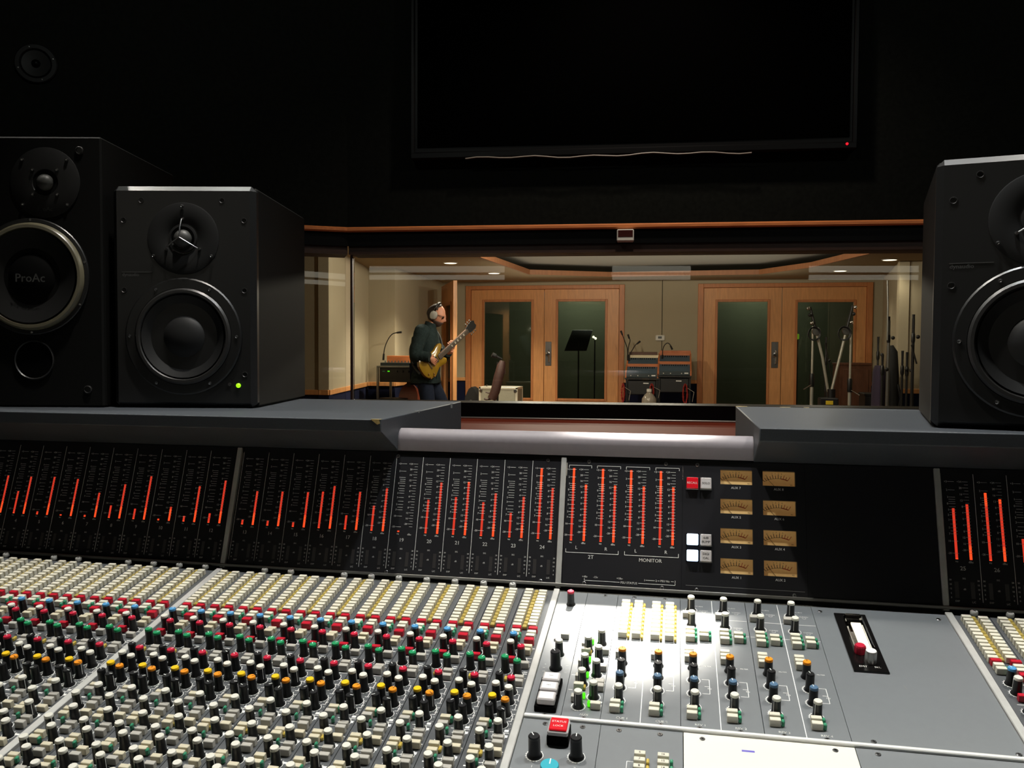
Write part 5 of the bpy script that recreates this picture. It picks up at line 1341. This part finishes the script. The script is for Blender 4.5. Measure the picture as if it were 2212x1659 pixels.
hp = empty('headphones', MP @ HC, 'silver over-ear headphones worn by the guitar player', 'headphones')
for s in (-1, 1):
    MB().add(lathe([(.040, 0), (.044, .006), (.044, .018), (.036, .034), (.02, .04), (0, .041)], 28), 'phone_silver', HM @ T(-.008, s*.072, -.006) @ RX(-s*PI/2) @ Matrix.Diagonal((1, 1.2, 1, 1))).build('ear_cup', hp)
    MB().add(lathe([(.040, -.012), (.045, -.006), (.044, .004), (.03, .004)], 28), 'black_plastic', HM @ T(-.008, s*.072, -.006) @ RX(-s*PI/2) @ Matrix.Diagonal((1, 1.2, 1, 1))).build('ear_pad', hp)
    MB().add(box(-.018, .006, s*.093-.006, s*.093+.006, .03, .092, .003), 'chrome', HM).build('slider', hp)
arc = [(-.008, .094*math.cos(a), .075+.068*math.sin(a)) for a in [PI*i/16 for i in range(17)]]
hb = MB()
for a, b in zip(arc, arc[1:]): hb.add(tube([a, b], .011, 8), 'black_plastic', HM)
hb.build('headband', hp)

# guitar
gt = empty('electric_guitar', MP @ GC, 'gold-topped electric guitar in the hands of the standing player', 'guitar')
def lp():
    P = [(-.235, 0), (-.225, .075), (-.175, .140), (-.10, .160), (-.04, .135), (.02, .112), (.075, .118), (.125, .128), (.165, .112), (.175, .080), (.155, .055), (.145, .03), (.150, -.03), (.165, -.05), (.21, -.075), (.222, -.108), (.19, -.130), (.13, -.128), (.07, -.112), (.01, -.112), (-.05, -.138), (-.11, -.160), (-.18, -.138), (-.225, -.075)]
    Q = []
    n_ = len(P)
    for i in range(n_):
        a, b, c, d = [Vector(P[(i+k-1) % n_]) for k in range(4)]
        for u in (0, .33, .66): Q.append(tuple(.5*((2*b)+(c-a)*u+(2*a-5*b+4*c-d)*u*u+(3*b-a-3*c+d)*u**3)))
    return Q
Q = [(x*.9, -y*.9) for x, y in lp()]; Q = list(reversed(Q))
if sum(a[0]*b[1]-b[0]*a[1] for a, b in zip(Q, Q[1:]+Q[:1])) < 0: Q = list(reversed(Q))
bm_ = MB().add(prism(Q, -.022, .016), 'gold_rim', MGt)
top_, _ = prism(Q, .016, .016); nq = len(Q)
rings = [(1, .016), (.94, .022), (.8, .028), (.55, .034), (.25, .037)]
vv = []; ff = []
for k, z in rings: vv += [(x*k, y*k, z) for x, y in Q]
for j in range(len(rings)-1):
    for i in range(nq): ff.append((j*nq+i, j*nq+(i+1) % nq, (j+1)*nq+(i+1) % nq, (j+1)*nq+i))
ff.append(tuple(range((len(rings)-1)*nq, len(rings)*nq)))
bm_.add((vv, ff), 'gold_top', MGt).build('body', gt, smooth=50, label='gold body')
nkm = MB().add(box(.10, .60, -.026, .026, .012, .045, .008), 'brown_wood', MGt).add(box(.06, .595, -.027, .027, .043, .049, .001), 'fretboard', MGt)
for i in range(20): nkm.add(box(.60-.63*(1-2**(-i/12)), .602-.63*(1-2**(-i/12)), -.026, .026, .049, .0503), 'steel', MGt)
for i in (3, 5, 7, 9, 12): x_ = .6-.63*(1-2**(-(i-.5)/12)); nkm.add(box(x_-.008, x_+.008, -.012, .012, .049, .0496), 'pearl', MGt)
nkm.build('neck', gt)
hs_ = MB().add(prism([(0, -.03), (.05, -.045), (.15, -.05), (.185, -.03), (.175, 0), (.19, .03), (.15, .05), (.05, .045), (0, .03)], -.008, .008), 'black_plastic', MGt @ T(.595, 0, .035) @ RY(.2)).build('headstock', gt)
for i in range(3):
    for s in (-1, 1):
        MB().add(tube([(.04+.045*i, s*.04, 0), (.04+.045*i, s*.062, 0)], .005, 6), 'chrome', MGt @ T(.595, 0, .035) @ RY(.2)).add(ellipsoid(.013, .011, .007, 10, 6), 'chrome', MGt @ T(.595, 0, .035) @ RY(.2) @ T(.04+.045*i, s*.07, 0)).build('tuner', gt)
for x_ in (.02, .09): MB().add(box(x_-.019, x_+.019, -.036, .036, .034, .046, .003), 'chrome', MGt).build('pickup', gt)
MB().add(box(-.055, -.04, -.042, .042, .034, .05, .002), 'chrome', MGt).add(box(-.10, -.085, -.046, .046, .032, .046, .002), 'chrome', MGt).build('bridge', gt)
for x_, y_ in ((-.16, .07), (-.10, .105), (-.165, -.005+.125), (-.11, .13)):
    MB().add(lathe([(.012, 0), (.011, .014), (0, .016)], 12), 'gold_rim', MGt @ T(x_, -y_ if gu.z > 0 else y_, .022)).build('knob', gt)
sg = MB()
for k in range(6): sg.add(tube([(-.09, -.02+.008*k, .051), (.6, -.018+.0072*k, .053)], .0011, 4), 'steel', MGt)
sg.build('strings', gt)
sp_ = [gpt(.165, .11 if gu.z > 0 else -.11, -.01), Vector((.155, .02, 1.18)), Vector((.11, .09, 1.33)), Vector((.0, .11, 1.445)), Vector((-.105, .06, 1.37)), Vector((-.19, -.05, 1.2)), Vector((-.16, -.14, 1.02)), gpt(-.235, 0, -.01)]
SQ = []
for i in range(len(sp_)-1):
    a, b, c, d = sp_[max(i-1, 0)], sp_[i], sp_[i+1], sp_[min(i+2, len(sp_)-1)]
    for k in range(5):
        u = k/5; SQ.append(.5*((2*b)+(c-a)*u+(2*a-5*b+4*c-d)*u*u+(3*b-a-3*c+d)*u**3))
SQ.append(sp_[-1])
MB().add(tube(SQ, .013, 8), 'bag_black', MP).build('strap', gt, label='black shoulder strap')

# ================================================================== LIGHT
SC.view_settings.view_transform = 'Standard'; SC.view_settings.look = 'None'
SC.view_settings.exposure = 0; SC.view_settings.gamma = 1; SC.view_settings.use_curve_mapping = False
wd = bpy.data.worlds.new('world'); SC.world = wd; wd.use_nodes = True
wd.node_tree.nodes['Background'].inputs[0].default_value = (.0, .0, .0, 1)
wd.node_tree.nodes['Background'].inputs[1].default_value = 0
def spot(name, loc, to, energy, angle, blend=.5, size=.05, col=(1, .95, .86)):
    l = bpy.data.lights.new(name, 'SPOT'); l.energy = energy; l.spot_size = math.radians(angle); l.spot_blend = blend; l.shadow_soft_size = size; l.color = col
    o = bpy.data.objects.new(name, l); COL.objects.link(o); o.location = loc
    o.rotation_euler = (Vector(to)-Vector(loc)).to_track_quat('-Z', 'Y').to_euler(); return o
# ceiling spots of the control room
spot('ceiling_spot', (.22, 1.15, 3.05), (-.05, 1.05, .75), 98, 66, .6, .04, (.97, 1, 1))
spot('ceiling_spot', (-.60, 1.15, 3.05), (-.30, 1.05, .75), 116, 66, .6, .04)
spot('ceiling_spot', (-.05, 2.23, 2.82), (-.06, 1.21, .75), 1850, 6.8, 1.0, .05)
spot('ceiling_spot', (-1.9, 1.45, 3.05), (-1.0, 1.35, .9), 60, 50, .7, .06)
spot('ceiling_spot', (1.05, 1.40, 3.05), (.48, 1.15, .8), 110, 52, .8, .06)
spot('wall_spot', (-.1, 3.0, 3.05), (-.1, 3.4, 1.3), 62, 120, .8, .06, (1, .86, .72))
for gx, gy in ((-1.3, 1.6), (1.6, 1.8)):  # unseen fill lights, added to lift the black walls
    l = bpy.data.lights.new('wall_fill', 'POINT'); l.energy = 14; l.shadow_soft_size = .1; l.color = (.95, 1, .92)
    o = bpy.data.objects.new('wall_fill', l); COL.objects.link(o); o.location = (gx, gy, 2.9)
# long lights high on the back wall of the control room: they mirror in the studio window
for i, (x0, x1, lb) in enumerate(((-3.2, -1.33, 'twin tube light mirrored in the window above the player'), (.13, 1.18, 'twin tube light mirrored in the middle of the window'), (2.74, 4.16, 'twin tube light mirrored in the window above the boom stands'))):
    t = empty('tube_light', ((x0+x1)/2, -4.06, 2.1), lb, 'light')
    MB().add(box(x0-.03, x1+.03, -4.099, -4.07, 2.09, 2.31, .004), 'black_metal').build('housing', t)
    for za, zb in ((2.105, 2.17), (2.205, 2.29)): MB().add(box(x0, x1, -4.07, -4.05, za, zb, .004), 'troffer').build('diffuser', t)
# live room: a lamp below each recessed fitting, then unseen fill added for room and booths
for P, e in zip(LPOS, (150, 120, 12, 11)):
    spot('recessed_lamp', (P.x, P.y, P.z-.02), (P.x, P.y+.001, 0), e, 130, .6, .06, (1, .9, .72))
def point(x, y, z, e, col=(1, .9, .74), r=.12):
    l = bpy.data.lights.new('room_fill', 'POINT'); l.energy = e; l.color = col; l.shadow_soft_size = r  # added fill without any fitting
    o = bpy.data.objects.new('room_fill', l); COL.objects.link(o); o.location = (x, y, z)
point(-1.4, 8.3, zs+.02, 66, r=.03); point(-.1, 8.3, zs+.02, 38, r=.03); point(1.3, 8.3, zs+.02, 10, r=.03); point(-.6, 6.6, zs+.02, 60, r=.03)
spot('recessed_lamp', (-2.7, 8.1, zs-.02), (-2.7, 8.101, 0), 6, 150, .6, .05, (1, .9, .72))
spot('recessed_lamp', (2.4, 8.0, zs-.02), (2.4, 8.001, 0), 14, 150, .6, .05, (1, .9, .72))
point(-1.6, 14.2, 2.45, 42, (1, .98, .88)); point(1.3, 14.3, 2.45, 28, (1, .98, .88))
l = bpy.data.lights.new('ceiling_fill', 'AREA'); l.shape = 'RECTANGLE'; l.size = 3.6; l.size_y = 2.0; l.energy = 14; l.color = (1, .93, .82)  # unseen upward light, added to brighten the raised ceiling
o = bpy.data.objects.new('ceiling_fill', l); COL.objects.link(o); o.location = (-.4, 10.3, zs-.4); o.rotation_euler = (PI, 0, 0)
